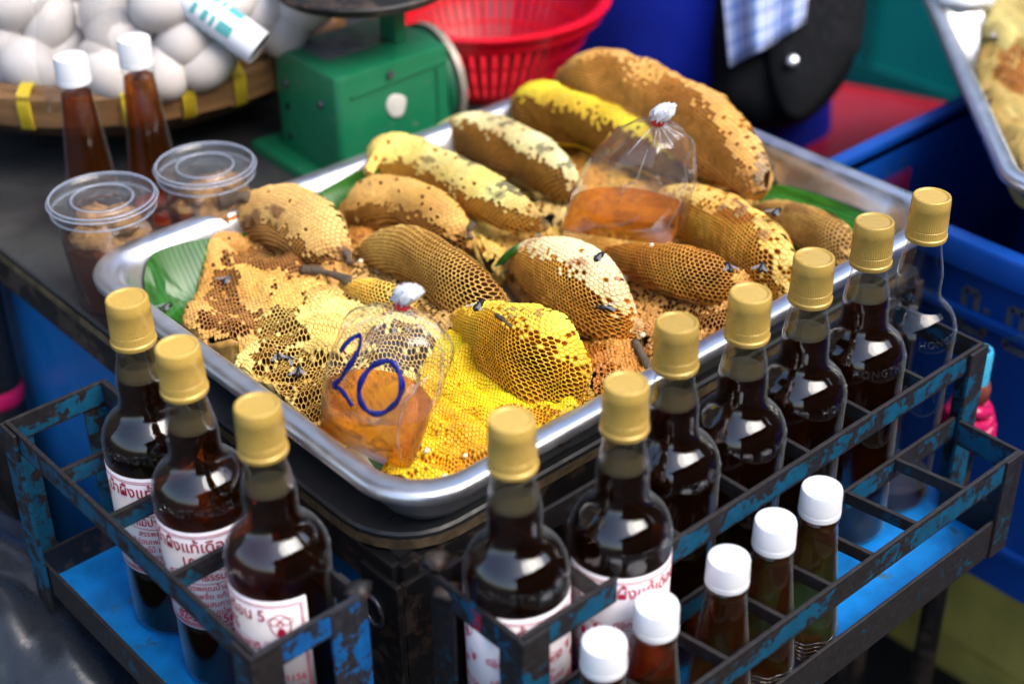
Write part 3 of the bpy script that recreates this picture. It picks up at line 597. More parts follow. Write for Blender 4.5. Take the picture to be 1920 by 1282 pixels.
# C7 golden loaf at the right
def c7a(cb): loaf(cb, [(1258, 396, 40), (1300, 408, 53), (1360, 437, 63), (1410, 472, 67), (1448, 510, 58), (1468, 545, 34)], 71, stains=[(1375, 400, 32, 16, (118, 70, 40)), (1440, 440, 18, 12, (130, 80, 40))], lift=.008, capphi=-8, capn=26, holes=.16, rim=(220, 164, 66), ins=(146, 84, 16), cap=(224, 176, 88), cap2=(222, 186, 108))
def c7b(cb): patch(cb, [(1150, 410), (1240, 440), (1330, 495), (1420, 560), (1500, 580), (1510, 500), (1440, 430), (1330, 380), (1250, 380)], 72, h=.02, holes=.2, rim=(206, 146, 56), ins=(128, 72, 16), cap=(208, 150, 66), cap2=(190, 124, 48), rough=.0009)
comb('golden honeycomb loaf with brown scars at the right end, behind the torn orange one', [('honey_crown', c7a), ('brood_comb', c7b)])
# C8
def c8a(cb): loaf(cb, [(1418, 392, 12), (1460, 407, 33), (1510, 427, 44), (1555, 457, 44), (1585, 487, 30), (1598, 507, 12)], 81, stains=[(1500, 390, 36, 8, (96, 76, 50))], lift=.004, capphi=-60, capn=15, holes=.03, rim=(196, 158, 88), ins=(126, 86, 34), cap=(196, 160, 94), depth=.0035)
comb('small dull tan honeycomb lying on the banana leaf at the right end of the tray', [('honey_crown', c8a)])
# C9
def c9a(cb): loaf(cb, [(648, 402, 20), (690, 382, 44), (750, 380, 52), (805, 402, 50), (850, 430, 38), (878, 448, 17)], 91, stains=[(882, 432, 12, 12, (96, 92, 84)), (705, 345, 12, 8, (140, 100, 60))], lift=.02, capphi=30, capn=16, holes=.02, rim=(180, 124, 50), ins=(96, 54, 12), cap=(208, 164, 92), cap2=(202, 156, 78))
def c9b(cb): patch(cb, [(638, 420), (700, 410), (800, 420), (880, 450), (870, 480), (760, 450), (690, 470), (648, 470)], 92, h=.02, holes=.2, rim=(184, 120, 50), ins=(110, 62, 16), cap=(190, 128, 56), rough=.0008)
comb('tan capped honeycomb loaf behind the golden brown one, its lower side dark', [('honey_crown', c9a), ('brood_comb', c9b)])
# C10
def c10a(cb): loaf(cb, [(696, 318, 24), (725, 302, 42), (785, 307, 47), (850, 337, 49), (915, 374, 47), (975, 404, 36), (1020, 424, 13)], 101, stains=[(890, 298, 24, 12, (84, 82, 62)), (945, 350, 26, 16, (70, 70, 60)), (1018, 418, 12, 14, (60, 50, 40)), (800, 300, 14, 8, (140, 120, 66))], lift=.03, capphi=38, capn=20, holes=.03, rim=(206, 148, 56), ins=(140, 84, 18), cap=(224, 198, 112), cap2=(226, 206, 134))
def c10b(cb): patch(cb, [(860, 395), (960, 410), (1050, 410), (1035, 445), (970, 480), (935, 505), (885, 470)], 102, h=.02, holes=.1, rim=(206, 156, 70), ins=(150, 90, 20), cap=(224, 186, 96), rough=.0006)
def c10c(cb): loaf(cb, [(690, 322, 12), (702, 300, 15), (716, 280, 11), (726, 268, 6)], 103, lift=.06, capphi=80, holes=.02, rim=(206, 148, 56), ins=(140, 84, 18), cap=(222, 186, 98))
comb('long pale yellow honeycomb with grey mould spots and a curled tip, in the back row', [('honey_crown', c10a), ('brood_comb', c10b), ('curled_edge', c10c)])
# C11
def c11a(cb): loaf(cb, [(828, 247, 18), (870, 252, 38), (930, 267, 49), (990, 297, 51), (1045, 332, 42), (1084, 360, 19)], 111, stains=[(945, 228, 22, 8, (80, 82, 66)), (1020, 275, 18, 10, (120, 116, 84)), (1060, 305, 14, 8, (110, 110, 80))], lift=.026, capphi=12, capn=14, holes=.02, rim=(176, 126, 46), ins=(104, 62, 16), cap=(214, 200, 146), cap2=(220, 208, 160))
def c11b(cb): patch(cb, [(930, 305), (1000, 340), (1095, 370), (1060, 410), (1000, 395), (955, 365)], 112, h=.024, holes=.2, rim=(190, 150, 80), ins=(110, 66, 20), cap=(206, 176, 110), rough=.0008)
comb('greyish white topped honeycomb loaf in the back row left of the tied honey bag', [('honey_crown', c11a), ('brood_comb', c11b)])
# C12
def c12a(cb): loaf(cb, [(984, 206, 30), (1012, 206, 48), (1070, 226, 53), (1140, 250, 51), (1210, 275, 47), (1280, 310, 36), (1322, 342, 14)], 121, lift=.034, capphi=8, capn=8, holes=.01, rim=(156, 108, 26), ins=(98, 58, 8), cap=(228, 200, 48), cap2=(226, 196, 40))
def c12b(cb): patch(cb, [(955, 250), (1060, 255), (1150, 280), (1240, 302), (1340, 340), (1340, 380), (1240, 400), (1110, 400), (1060, 360), (990, 310)], 122, h=.03, holes=.15, rim=(206, 146, 46), ins=(120, 70, 12), cap=(218, 170, 66), cap2=(190, 132, 40), rough=.0008)
comb('banana shaped honeycomb with a lemon yellow top at the back of the tray', [('honey_crown', c12a), ('brood_comb', c12b)])
# C13
def c13a(cb): loaf(cb, [(1060, 152, 28), (1098, 156, 52), (1160, 172, 63), (1240, 207, 67), (1320, 252, 65), (1384, 302, 52), (1420, 342, 36)], 131, stains=[(1438, 330, 26, 34, (150, 130, 104)), (1245, 225, 30, 20, (170, 116, 56))], lift=.05, capphi=-5, capn=25, holes=.10, rim=(196, 140, 66), ins=(140, 90, 30), cap=(214, 166, 94), cap2=(206, 152, 76), depth=.0045)
def c13b(cb): loaf(cb, [(1300, 330, 16), (1335, 318, 34), (1370, 322, 34), (1395, 345, 18)], 132, lift=.02, capphi=20, holes=.1, rim=(206, 150, 66), ins=(150, 92, 24), cap=(216, 164, 80))
def c13c(cb): patch(cb, [(1250, 330), (1330, 350), (1400, 370), (1450, 360), (1440, 330), (1360, 310)], 133, h=.02, holes=.15, rim=(196, 140, 60), ins=(120, 70, 20), cap=(206, 150, 76), rough=.0008)
comb('biggest tan honeycomb loaf standing highest at the back of the tray', [('honey_crown', c13a), ('wax_lump', c13b), ('brood_comb', c13c)])

# twigs left in the combs
def twig(pts, r, zs, label):
    mb = MB(); P = [uz(x, y, z) for (x, y), z in zip(pts, zs)]; mb.tube(catmull(P, 6), [r*(.75+.2*math.sin(i*.55)+.1*math.sin(i*1.3+1)) for i in range(len(catmull(P, 6)))], 9)
    return tag(mb.build('twig', M['twig'], None, True), label, 'twig')
twig([(566, 506), (600, 508), (640, 520), (662, 532)], .005, [-.02, -.016, -.014, -.016], 'grey bark twig stuck in the edge of the pale yellow comb')
twig([(410, 378), (440, 368), (468, 372)], .008, [.012, .014, .012], 'dark broken twig sticking out of the tan comb over the tray rim')
twig([(640, 462), (652, 478), (656, 495)], .0045, [-.012, -.014, -.018], 'dark twig stub at the right end of the tan comb in the left corner')
twig([(888, 418), (880, 432), (882, 448)], .004, [-.005, -.01, -.015], 'pale twig stub at the right tip of the tan loaf')
twig([(1425, 300), (1440, 318), (1446, 345)], .009, [.01, .0, -.01], 'frayed grey twig end of the biggest comb')
twig([(930, 590), (945, 600), (958, 612)], .0022, [.035, .035, .03], 'short dark twig on top of the bright yellow comb')
twig([(1190, 640), (1215, 690), (1225, 720)], .0042, [-.035, -.04, -.042], 'brown twig under the white crowned comb by the bottles')
twig([(1050, 830), (1085, 800), (1120, 770)], .004, [-.035, -.035, -.035], 'brown twig along the tray wall beside the bright yellow comb')
# dead bees, larvae crumbs, sprig
def bee(x, y, z, a, label):
    r = empty('bee', uz(x, y, z), a, label, 'bee', 'dead bees on the combs'); r.scale = (1.25, 1.35, 1.35)
    mb = MB(); prof = [(-.006, .0006), (-.0045, .0018), (-.002, .0022), (-.0005, .0012), (.0005, .0018), (.0025, .002), (.0035, .001), (.0042, .0015), (.0058, .0012), (.0064, .0004)]
    mb.rings([[(t, q*math.cos(2*math.pi*j/10), .0018+q*math.sin(2*math.pi*j/10)) for j in range(10)] for t, q in prof]); mb.build('body', M['bee'], r, True)
    for s in (-1, 1):
        mb = MB(); pts = [(.001, s*.0006), (-.002, s*.0026), (-.0065, s*.0056), (-.0082, s*.0044), (-.005, s*.0012)]
        mb.rings([[(p, q, .0036) for p, q in pts], [(p, q, .0038) for p, q in pts]]); mb.build('wing', M['wing'], r)
    return r
for k, (x, y, z, a, lb) in enumerate([(521, 672, -.028, 1.2, 'dead bee nearest the tray edge among dark cells of the pale comb'), (546, 680, -.028, 1.6, 'dead bee in the middle of three on the dark cells of the pale comb'), (560, 700, -.028, .9, 'dead bee lowest on the dark cells of the pale comb'), (605, 686, -.028, 2.4, 'curled dark bee beside the bag marked 20'),
        (1123, 486, .034, .3, 'small black bee on top of the white crown'), (1134, 582, .004, 2.2, 'brown bee on the amber cells under the white crown'), (430, 528, -.028, .2, 'dead bee on the flat tan comb in the left corner'), (315, 578, TF+.012, .4, 'dead bee on the green banana leaf in the left corner'),
        (1366, 506, .01, 1., 'black bee on the torn orange comb'), (1427, 506, .005, .5, 'black bee on the golden comb at the right'), (1452, 578, -.03, 1., 'black bee by the tray wall behind the bottles'), (897, 578, .03, .4, 'tiny bee on the top edge of the bright yellow comb'), (1455, 402, .02, .2, 'dark bee on the crest of the golden comb')]):
    bee(x, y, z, a, lb)
mb = MB()
for (x, y, z) in [(822, 816, -.024), (872, 854, -.025), (833, 894, -.022), (808, 908, -.022), (800, 845, -.022), (676, 490, -.025), (1222, 459, .03), (1205, 628, -.03), (435, 598, -.028), (480, 585, -.028), (960, 432, -.03), (990, 436, -.03), (925, 470, -.035), (1010, 440, -.03), (800, 545, -.028), (760, 560, -.028), (820, 560, -.03), (690, 905, -.05)]:
    p = uz(x, y, z); r = random.uniform(.0017, .003)
    mb.rings([[(p[0]+r*math.sin(t)*1.4*math.cos(2*math.pi*j/7), p[1]+r*math.sin(t)*math.sin(2*math.pi*j/7), p[2]-r*math.cos(t)) for j in range(7)] for t in (.15, .8, 1.6, 2.4, 3.0)])
tag(mb.build('wax_crumbs', M['crumb'], None, True), 'pale larvae and wax crumbs scattered over the combs', None, None, 'stuff')
def small_leaf(pts, zs, label):
    P = np.array([uz(x, y, z) for (x, y), z in zip(pts, zs)]); c = P.mean(0)+[0, 0, .003]; mb = MB()
    mb.rings([[tuple(p) for p in P-[0, 0, .0006]], [tuple(p) for p in P], [tuple(c+(p-c)*.4+[0, 0, .002]) for p in P]], True, True)
    return tag(mb.build('sprig_leaf', M['leaf'], None, True), label, 'leaf')
small_leaf([(735, 910), (748, 912), (790, 935), (800, 950), (770, 953), (745, 935)], [-.035, -.03, -.045, -.052, -.052, -.045], 'small curled green leaf in the near corner of the tray by the yellow comb')
small_leaf([(925, 500), (940, 480), (975, 455), (965, 475), (945, 495)], [-.03, -.02, .0, -.01, -.025], 'narrow green leaf tucked behind the white crowned comb')

# ------------------------------------------------------------------ honey bags
def loft(base, d1, d2, up, rings, n=40):
    out = []
    for h, a, b, sx, sy in rings:
        c = np.array(base)+np.array(up)*h+np.array(d1)*sx+np.array(d2)*sy; R = []
        for j in range(n):
            t = 2*math.pi*j/n; ca, sa = math.cos(t), math.sin(t)
            R.append(c+np.array(d1)*a*math.copysign(abs(ca)**.93, ca)+np.array(d2)*b*math.copysign(abs(sa)**.97, sa))
        out.append(R)
    return out
def interp_rings(rings, m):
    R = np.array(rings, float); return catmull(R, m)
def honey_bag(name, seamL, seamR, zL, zR, knot, zk, level, label, num=None, bulge=.036, seed=0, tp=0.):
    A = uz(*seamL, zL); B = uz(*seamR, zR); root = empty(name, (A+B)/2, label=label, cat='bag of honey', group='clear bags of honey tied with red bands')
    ctr = (A+B)/2; d1 = (B-A); wd = np.linalg.norm(d1)/2; d1 /= np.linalg.norm(d1)
    K = uz(*knot, zk); upv = K-ctr; H = np.linalg.norm(upv); up = upv/H; d2 = np.cross(up, d1); d2 /= np.linalg.norm(d2)
    if d2@(CAM-ctr) < 0: d2 = -d2
    rings = [(0, wd, .0012, 0, 0), (.05*H, wd*1.0, bulge*.14, 0, .001), (.16*H, wd*1.0, bulge*.42, 0, .002), (.32*H, wd*.98, bulge*.80, 0, .002), (.55*H, wd*.96, bulge, 0, 0), (.74*H, wd*(.93-tp*.8), bulge*.98, 0, -.002), (.85*H, wd*(.82-tp), bulge*.86, 0, -.002), (.925*H, wd*(.60-tp*.8), bulge*.64, 0, 0), (.97*H, wd*.22, bulge*.30, 0, 0), (H, .0035, .0035, 0, 0)]
    RR = interp_rings(rings, 5); L = loft((0, 0, 0), d1, d2, up, RR); r = np.random.default_rng(seed); n = len(L[0]); ph = r.uniform(0, 6.28, 5); H2 = np.array([q[0] for q in RR])/H
    for i, R in enumerate(L):
        c = np.mean(R, 0); wgt = max(0, (H2[i]-.45)/.55)
        for j in range(n):
            t = 2*math.pi*j/n; w = .065*wgt*(math.sin(9*t+ph[0])+.7*math.sin(14*t+ph[1]+3*H2[i])+.5*math.sin(5*t+ph[2]))+.022*math.sin(4*t+ph[3]+11*H2[i])+.016*math.sin(7*t-17*H2[i]+ph[4])*min(1, 4*H2[i])
            R[j] = c+(R[j]-c)*(1+w)
    MB().rings(L, True, True).build('film', M['bag'], root, True)
    # honey: same walls, a hair inside, cut at its level
    HL = []
    for i, R in enumerate(L):
        c = np.mean(R, 0)
        if H2[i] <= level: HL.append([c+(p-c)*.985+up*.0006 for p in R])
    # level surface: flatten last ring to horizontal
    top = [p.copy() for p in HL[-1]]; zc = np.mean([p[2] for p in top])
    for p in top: p[2] = zc+(p[2]-zc)*.15
    HL[-1] = top; c = np.mean(top, 0); HL.append([c+(p-c)*.5 for p in top]); HL.append([c+(p-c)*.05 for p in top])
    MB().rings(HL, True, True).build('honey', M['honey_bag'], root, True, angle=50)
    # band and gathered top
    kp = up*H; mb = MB(); t = [kp+up*.002+.0042*(math.cos(a)*d1+math.sin(a)*d2) for a in np.linspace(0, 2*math.pi, 15)]
    mb.tube(t, .0022, 6); t = [p+up*.003 for p in t]; mb.tube(t, .002, 6); mb.build('red_band', M['red'], root, True)
    mb = MB(); n2 = 18; prof = [(.0, .0035), (.004, .005), (.009, .0085), (.014, .0095), (.018, .007), (.020, .003)]; rr = []
    for q, (h, ra) in enumerate(prof):
        rr.append([kp+up*(h+.0025*math.sin(3*j+q))+ra*(1+.28*math.sin(j*2.6+q*1.3))*(math.cos(2*math.pi*j/n2)*d1+math.sin(2*math.pi*j/n2)*d2)+d1*.15*h for j in range(n2)])
    mb.rings(rr, True, True).build('gathered_top', M['knot'], root, True, angle=50)
    # film folds; their pale tint paints in the white glints along creases
    for (ta, h0, h1) in ((.62, .10, .80), (-.2, .45, .93), (1.75, .5, .93)):
        pts = [];
        for i in range(len(L)):
            if h0 < H2[i] < h1: pts.append(L[i][int((ta+.1*math.sin(5*H2[i]))/(2*math.pi)*n) % n]+(L[i][int(ta/(2*math.pi)*n) % n]-np.mean(L[i], 0))*.01)
        mb = MB(); mb.tube(pts, [.0002+.0008*math.sin(math.pi*k/(len(pts)-1)) for k in range(len(pts))], 6); mb.build('fold', M['fold'], root, True)
    for q in range(7):
        a = -.5+q*.42+r.uniform(-.1, .1); pts = []
        for i in range(len(L)-1, len(L)-int(r.integers(9, 18)), -1):
            j = a/(2*math.pi)*n; j0 = int(j) % n; pts.append(L[i][j0]+(L[i][j0]-np.mean(L[i], 0))*.012)
        mb = MB(); mb.tube(pts, [.0004+.0007*abs(math.sin(k*.5)) for k in range(len(pts))], 5); mb.build('fold', M['fold'], root, True)
    if num:
        L2 = np.array(L)          # (ring, j, 3)
        def surf(h, t):           # point on the film at height fraction h and angle t
            i = np.interp(h, H2, np.arange(len(H2))); i0 = int(min(i, len(H2)-2)); f = i-i0; j = (t/(2*math.pi)*n) % n; j0 = int(j); g = j-j0
            a = L2[i0, j0]*(1-g)+L2[i0, (j0+1) % n]*g; b = L2[i0+1, j0]*(1-g)+L2[i0+1, (j0+1) % n]*g; p = a*(1-f)+b*f; c = np.mean(L2[i0], 0)
            e = p-c; return p+e/np.linalg.norm(e)*.0007
        for stroke in num:
            P = catmull([(h, t) for h, t in stroke], 10); mb = MB(); S = [surf(h, t) for h, t in P]; rb = []
            for i in range(len(S)):
                tg = S[min(i+1, len(S)-1)]-S[max(i-1, 0)]; tg /= np.linalg.norm(tg)+1e-9; ii = np.interp(P[i][0], H2, np.arange(len(H2))); nn = S[i]-np.mean(L2[int(ii)], 0); nn /= np.linalg.norm(nn); sd_ = np.cross(tg, nn); sd_ /= np.linalg.norm(sd_); w_ = .0021*(1+.2*math.sin(i*.35))
                rb.append([S[i]-sd_*w_, S[i]+sd_*w_, S[i]+sd_*w_+nn*.0004, S[i]-sd_*w_+nn*.0004])
            mb.rings(rb); o = mb.build('handwritten_digit', M['marker'], root, True)
    return root
M['fold'] = thin_clear('fold_glint', (.95, .95, .95), .12, .7, 1.7, .10, (.9, .92, .95))
D0 = [(.36+.105*math.cos(a)+.10, 2.02-.30*math.sin(a)-.25) for a in np.linspace(.3, 2*math.pi+.35, 13)]
# film angles: 0 = seam right end (towards +d1), pi/2 = facing the camera, pi = left end
zero = [(.64+.16*math.cos(a), 1.12+.34*math.sin(a)) for a in np.linspace(.4, 2*math.pi+.5, 14)]
two = [(.74, 2.0), (.83, 1.94), (.865, 1.82), (.82, 1.68), (.71, 1.72), (.59, 1.86), (.52, 2.0), (.53, 1.82), (.52, 1.64), (.48, 1.50)]
honey_bag('honey_bag', (598, 806), (772, 898), -.034, -.040, (752, 577), .092, .44, 'clear tied bag of honey marked 20 in blue, at the near side of the tray', [two, zero], .036, 3)
honey_bag('honey_bag', (1050, 432), (1262, 462), -.020, -.022, (1232, 232), .105, .33, 'clear tied bag of honey without writing, standing among the back combs', None, .038, 8, .2)

# ------------------------------------------------------------------ big honey bottles
BASE = -.2024; BH = .295
PROF = [(.0, .030), (.0015, .0335), (.006, .0358), (.012, .036), (.160, .036), (.168, .0365), (.176, .0361), (.183, .0345), (.189, .0316), (.1935, .0278), (.197, .0239), (.201, .0207), (.206, .0190), (.212, .0185), (.219, .0186), (.225, .0185), (.231, .0177), (.240, .0158), (.249, .0140), (.256, .0128), (.262, .0124), (.290, .0122)]
def prof_r(z): return float(np.interp(z, [p[0] for p in PROF], [p[1] for p in PROF]))
def text_mesh(body, size, extr=.00012, spacing=1.0, bold=0.):
    cu = bpy.data.curves.new('text', 'FONT'); cu.body = body; cu.size = size; cu.align_x = 'CENTER'; cu.align_y = 'CENTER'; cu.extrude = extr; cu.space_character = spacing; cu.resolution_u = 3; cu.offset = bold
    ob = bpy.data.objects.new('text', cu); COL.objects.link(ob); dg = bpy.context.evaluated_depsgraph_get(); me = bpy.data.meshes.new_from_object(ob.evaluated_get(dg))
    v = np.array([q.co[:] for q in me.vertices]) if len(me.vertices) else np.zeros((0, 3)); f = [tuple(p.vertices) for p in me.polygons]
    bpy.data.objects.remove(ob); bpy.data.curves.remove(cu); bpy.data.meshes.remove(me); return v, f
def wrap(mb, v, f, x0, z0, rad, cone=None):
    """lay flat text (x to the right seen from outside) on the bottle: x along the girth from angle 0, y up"""
    if not len(v): return
    out = []
    for x, y, e in v:
        z = z0+y; r = (cone(z) if cone else rad)+e+.00025; a = (x0+x)/rad; out.append((r*math.sin(a), -r*math.cos(a), z))
    mb.add(out, f)
def rect_line(mb, x0, z0, x1, z1, w, rad):
    segs = max(2, int(abs(x1-x0)/.003)+1)
    if abs(x1-x0) > abs(z1-z0):
        v = []; f = []
        for i in range(segs+1):
            x = x0+(x1-x0)*i/segs; v += [(x, z0-w/2, 0), (x, z0+w/2, 0)]
        f = [(2*i, 2*i+2, 2*i+3, 2*i+1) for i in range(segs)]
    else: v = [(x0-w/2, z0, 0), (x0+w/2, z0, 0), (x0+w/2, z1, 0), (x0-w/2, z1, 0)]; f = [(0, 1, 2, 3)]
    wrap(mb, v, f, 0, 0, rad)
def ellipse_line(mb, cx, cz, a, b, w, rad, fill=False, n=16):
    v = []; f = []
    for j in range(n):
        t = 2*math.pi*j/n; v += [(cx+a*math.cos(t), cz+b*math.sin(t), 0), (cx+(0 if fill else (a-w))*math.cos(t), cz+(0 if fill else (b-w))*math.sin(t), 0)]
    f = [(2*j, (2*j+2) % (2*n), (2*j+3) % (2*n), 2*j+1) for j in range(n)]; wrap(mb, v, f, 0, 0, rad)
def label_print():
    R = .0366; mb = MB(); Z0, Z1 = .066, .146; X0, X1 = -.066, .066
    for d in (.0028, .0042):
        for a, b, c, e in ((X0+d, Z0+d, X1-d, Z0+d), (X0+d, Z1-d, X1-d, Z1-d), (X0+d, Z0+d, X0+d, Z1-d), (X1-d, Z0+d, X1-d, Z1-d)): rect_line(mb, a, b, c, e, .00055, R)
    def t(body, size, x, z, sp=1., bold=0.): v, f = text_mesh(body, size, .00003, sp, bold); wrap(mb, v, f, x, z, R)
    t('น้ำผึ้งแท้เดือน 5', .0120, 0, .1345, 1.0, .00016)
    t('100%', .0125, 0, .1215, 1.0, .0001)
    t('ดอกไม้ป่าธรรมชาติ', .0078, .002, .1105, 1., .0001)
    ellipse_line(mb, .002, .1105, .0285, .0058, .0005, R, n=36)
    for k, s in enumerate(('สรรพคุณน้ำผึ้ง', 'แก้อ่อนเพลีย แก้เจ็บคอ', 'ผลไม้ ผสมกาแฟ', 'เข้ายาสมุนไพร')): t(s, .0062, .004, .1015-.0066*k)
    t('02-5865256', .0095, -.003, .0755, 1., .0001)
    for k in range(9): rect_line(mb, -.028+.007*k, .0705, -.0235+.007*k, .0705, .0006, R)
    # bees on both end panels
    for s in (-1, 1):
        cx = s*.047
        ellipse_line(mb, cx, .128, .0075, .0085, .0007, R); ellipse_line(mb, cx-.0045, .131, .0045, .003, .0006, R); ellipse_line(mb, cx+.0045, .131, .0045, .003, .0006, R); ellipse_line(mb, cx, .122, .0028, .0042, 0, R, True); ellipse_line(mb, cx, .129, .0024, .0022, .0006, R)
        for (dx, z) in ((-.009, .111), (.008, .107), (-.002, .1)): ellipse_line(mb, cx+dx, z, .002, .0028, 0, R, True, 8); ellipse_line(mb, cx+dx+.0025, z+.003, .0022, .0014, .0004, R, n=8); ellipse_line(mb, cx+dx-.002, z+.003, .0022, .0014, .0004, R, n=8)
        t('2541156', .0075, cx, .0865); t('5260', .0075, cx+.004, .0775)
    mb.v = [(x, y, .066+(z-.066)*1.175) for x, y, z in mb.v]; return mb
def cap_mesh(z0, h, r, teeth=56):
    mb = MB(); seg = teeth*2; rr = []
    for z, q, t in ((0, r*1.02, 0), (.001, r*1.045, 0), (.0035, r*1.045, 0), (.0042, r*1.0, 0), (.0055, r*.99, .012), (h*.28, r*.985, .012), (h*.285, r*.97, 0), (h*.31, r*.97, 0), (h*.315, r*.985, .012), (h*.72, r*.965, .012), (h*.73, r*.975, 0), (h*.84, r*.965, 0), (h*.95, r*.95, 0), (h*.985, r*.92, 0), (h, r*.86, 0), (h-.0003, r*.78, 0), (h-.001, r*.74, 0), (h-.001, r*.3, 0)):
        rr.append([((q*(1+(t if j % 2 else -t)))*math.cos(2*math.pi*j/seg), (q*(1+(t if j % 2 else -t)))*math.sin(2*math.pi*j/seg), z0+z) for j in range(seg)])
    mb.rings(rr, True, True); return mb
def big_bottle(full=True, labelled=False):
    root = empty('honey_bottle', (0, 0, 0))
    MB().lathe(PROF, 48, cap0=True).build('glass', M['glass'], root, True, angle=60)
    lvl = .229 if full else .022
    hp = [(.003, .028)]+[(z, r-.0016) for z, r in PROF if .004 < z < lvl]+[(lvl, prof_r(lvl)-.0016), (lvl, .004)]
    MB().lathe(hp, 48, cap0=True, cap1=True).build('honey', M['honey_dark'] if full else M['honey_small'], root, True, angle=50)
    if full:
        MB().lathe([(lvl+.0004, .003), (lvl+.0004, prof_r(lvl)-.0018), (lvl+.006, prof_r(lvl+.006)-.0017), (lvl+.012, prof_r(lvl+.012)-.0017), (lvl+.012, prof_r(lvl+.012)-.0022), (lvl+.002, prof_r(lvl)-.003), (lvl+.0012, .003)], 36, cap0=True, cap1=True).build('foam', M['foam'], root, True, angle=50)
    c = cap_mesh(.2575, BH-.2575, .0160).build('cap', M['gold'], root, True, angle=35)
    for k in range(2):
        mb = MB(); v, f = text_mesh('HONGTHONG', .0088, .0004, 1.1)
        for i in range(len(v)): v[i, 2] = v[i, 2]
        wrap(mb, v, f, math.pi*.0345*k, .1765, .0345, cone=prof_r)
        mb.build('embossed_lettering', M['emboss'], root)
    if labelled:
        mb = MB(); n = 44; a0, a1 = -.066/.0363, .066/.0363; rr = []
        for z in (.066, .113, .160): rr.append([(.0363*math.sin(a0+(a1-a0)*j/n), -.0363*math.cos(a0+(a1-a0)*j/n), z) for j in range(n+1)])
        lb = mb.rings(rr, False, False, closed=False).build('label', M['label'], root, True)
        sol = lb.modifiers.new('s', 'SOLIDIFY'); sol.thickness = .0001; sol.offset = 0
        label_print().build('label_print', M['ink'], lb)
    return root
proto_plain = big_bottle(); proto_lab = big_bottle(True, True); proto_empty = big_bottle(False)
used = set()
def place_bottle(proto, cap_px, rot, label):
    p = uz(*cap_px, BASE+BH); o = proto if proto.name not in used else copy_tree(proto); used.add(proto.name)
    o.location = (p[0], p[1], BASE); o.rotation_euler = (random.uniform(-.018, .018), random.uniform(-.018, .018), rot); tag(o, label, 'bottle', 'gold capped honey bottles in the wire racks')
    return o
A0 = math.atan2(CAM[1]-.0, CAM[0]-.2)      # direction the labels face
def facing(px, turn):                      # turn: degrees the label is turned to the right as the camera sees it
    p = uz(*px, 0); a = math.atan2(CAM[1]-p[1], CAM[0]-p[0]); return a+math.pi/2+math.radians(turn)
place_bottle(proto_lab, (240, 556), facing((240, 556), -12), 'labelled gold capped honey bottle farthest left, in the left rack')
place_bottle(proto_lab, (348, 640), facing((348, 640), -18), 'labelled gold capped honey bottle in the middle of the left rack')
place_bottle(proto_lab, (494, 758), facing((494, 758), -80), 'labelled gold capped honey bottle at the near corner of the left rack')
place_bottle(proto_lab, (972, 790), facing((972, 790), 6), 'labelled gold capped honey bottle at the near end of the right rack')
place_bottle(proto_lab, (1170, 722), facing((1170, 722), 38), 'labelled honey bottle second along the right rack, label half turned away')
place_bottle(proto_plain, (1277, 606), .3, 'unlabelled dark honey bottle third along the right rack')
place_bottle(proto_plain, (1403, 546), .9, 'unlabelled dark honey bottle fourth along the right rack, in front of the torn orange comb')
place_bottle(proto_plain, (1528, 475), .5, 'unlabelled dark honey bottle fifth along the right rack')
place_bottle(proto_plain, (1654, 416), -.2, 'unlabelled dark honey bottle next to the nearly empty clear one')
place_bottle(proto_empty, (1745, 364), .1, 'nearly empty clear bottle with gold cap at the far end of the right rack')

# ------------------------------------------------------------------ racks
def rack(name, label):
    return empty(name, (0, 0, 0), label=label, cat='bottle rack')
def flat(root, name, p, q, h, t=.003, mat='rack', bevel=.0007):
    mb = MB(); mb.bar(p, q, t, h); o = mb.build(name, M[mat], root, bevel=bevel); return o
def post(root, x, y, z0, z1, dx, dy, mat='rack', w=.024):
    mb = MB(); a, b = sorted((x, x+dx*w)); c, d = sorted((y, y+dy*.003)); mb.box((a, c, z0), (b, d, z1))
    a, b = sorted((x, x+dx*.003)); c, d = sorted((y+dy*.0032, y+dy*w)); mb.box((a, c, z0), (b, d, z1-.0003)); return mb.build('post', M[mat], root, bevel=.0006)
ZT = -.041; RH = .0215
rr = rack('bottle_rack', 'long rusty blue bottle rack with a lower tier along the right side of the cart')
X0, X1, YF, YB, YL = .0085, .521, -.103, -.018, -.166
flat(rr, 'front_rail', (X0, YF, ZT-RH/2), (X1, YF, ZT-RH/2), RH, .0035)
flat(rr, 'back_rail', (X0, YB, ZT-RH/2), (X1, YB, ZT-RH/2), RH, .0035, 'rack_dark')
flat(rr, 'end_rail', (X0-.002, YF-.0016, ZT-RH/2-.0005), (X0-.002, YB, ZT-RH/2-.0005), RH, .0035)
flat(rr, 'end_rail', (X1+.002, YF-.0016, ZT-RH/2-.0005), (X1+.002, YB, ZT-RH/2-.0005), RH, .0035)
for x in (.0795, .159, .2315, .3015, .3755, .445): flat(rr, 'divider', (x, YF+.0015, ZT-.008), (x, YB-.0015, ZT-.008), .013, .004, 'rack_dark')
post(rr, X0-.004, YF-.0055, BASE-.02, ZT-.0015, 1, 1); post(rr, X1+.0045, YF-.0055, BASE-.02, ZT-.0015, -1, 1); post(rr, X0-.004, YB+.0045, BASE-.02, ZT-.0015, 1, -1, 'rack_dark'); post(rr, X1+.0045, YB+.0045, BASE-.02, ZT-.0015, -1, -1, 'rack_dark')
ZL = -.105; XE = .497
flat(rr, 'lower_rail', (X0, YL, ZL-.012), (XE, YL, ZL-.012), .024, .0035)
flat(rr, 'lower_back_rail', (X0+.022, YF+.0005, ZL-.012), (X1-.02, YF+.0005, ZL-.012), .022, .0032)
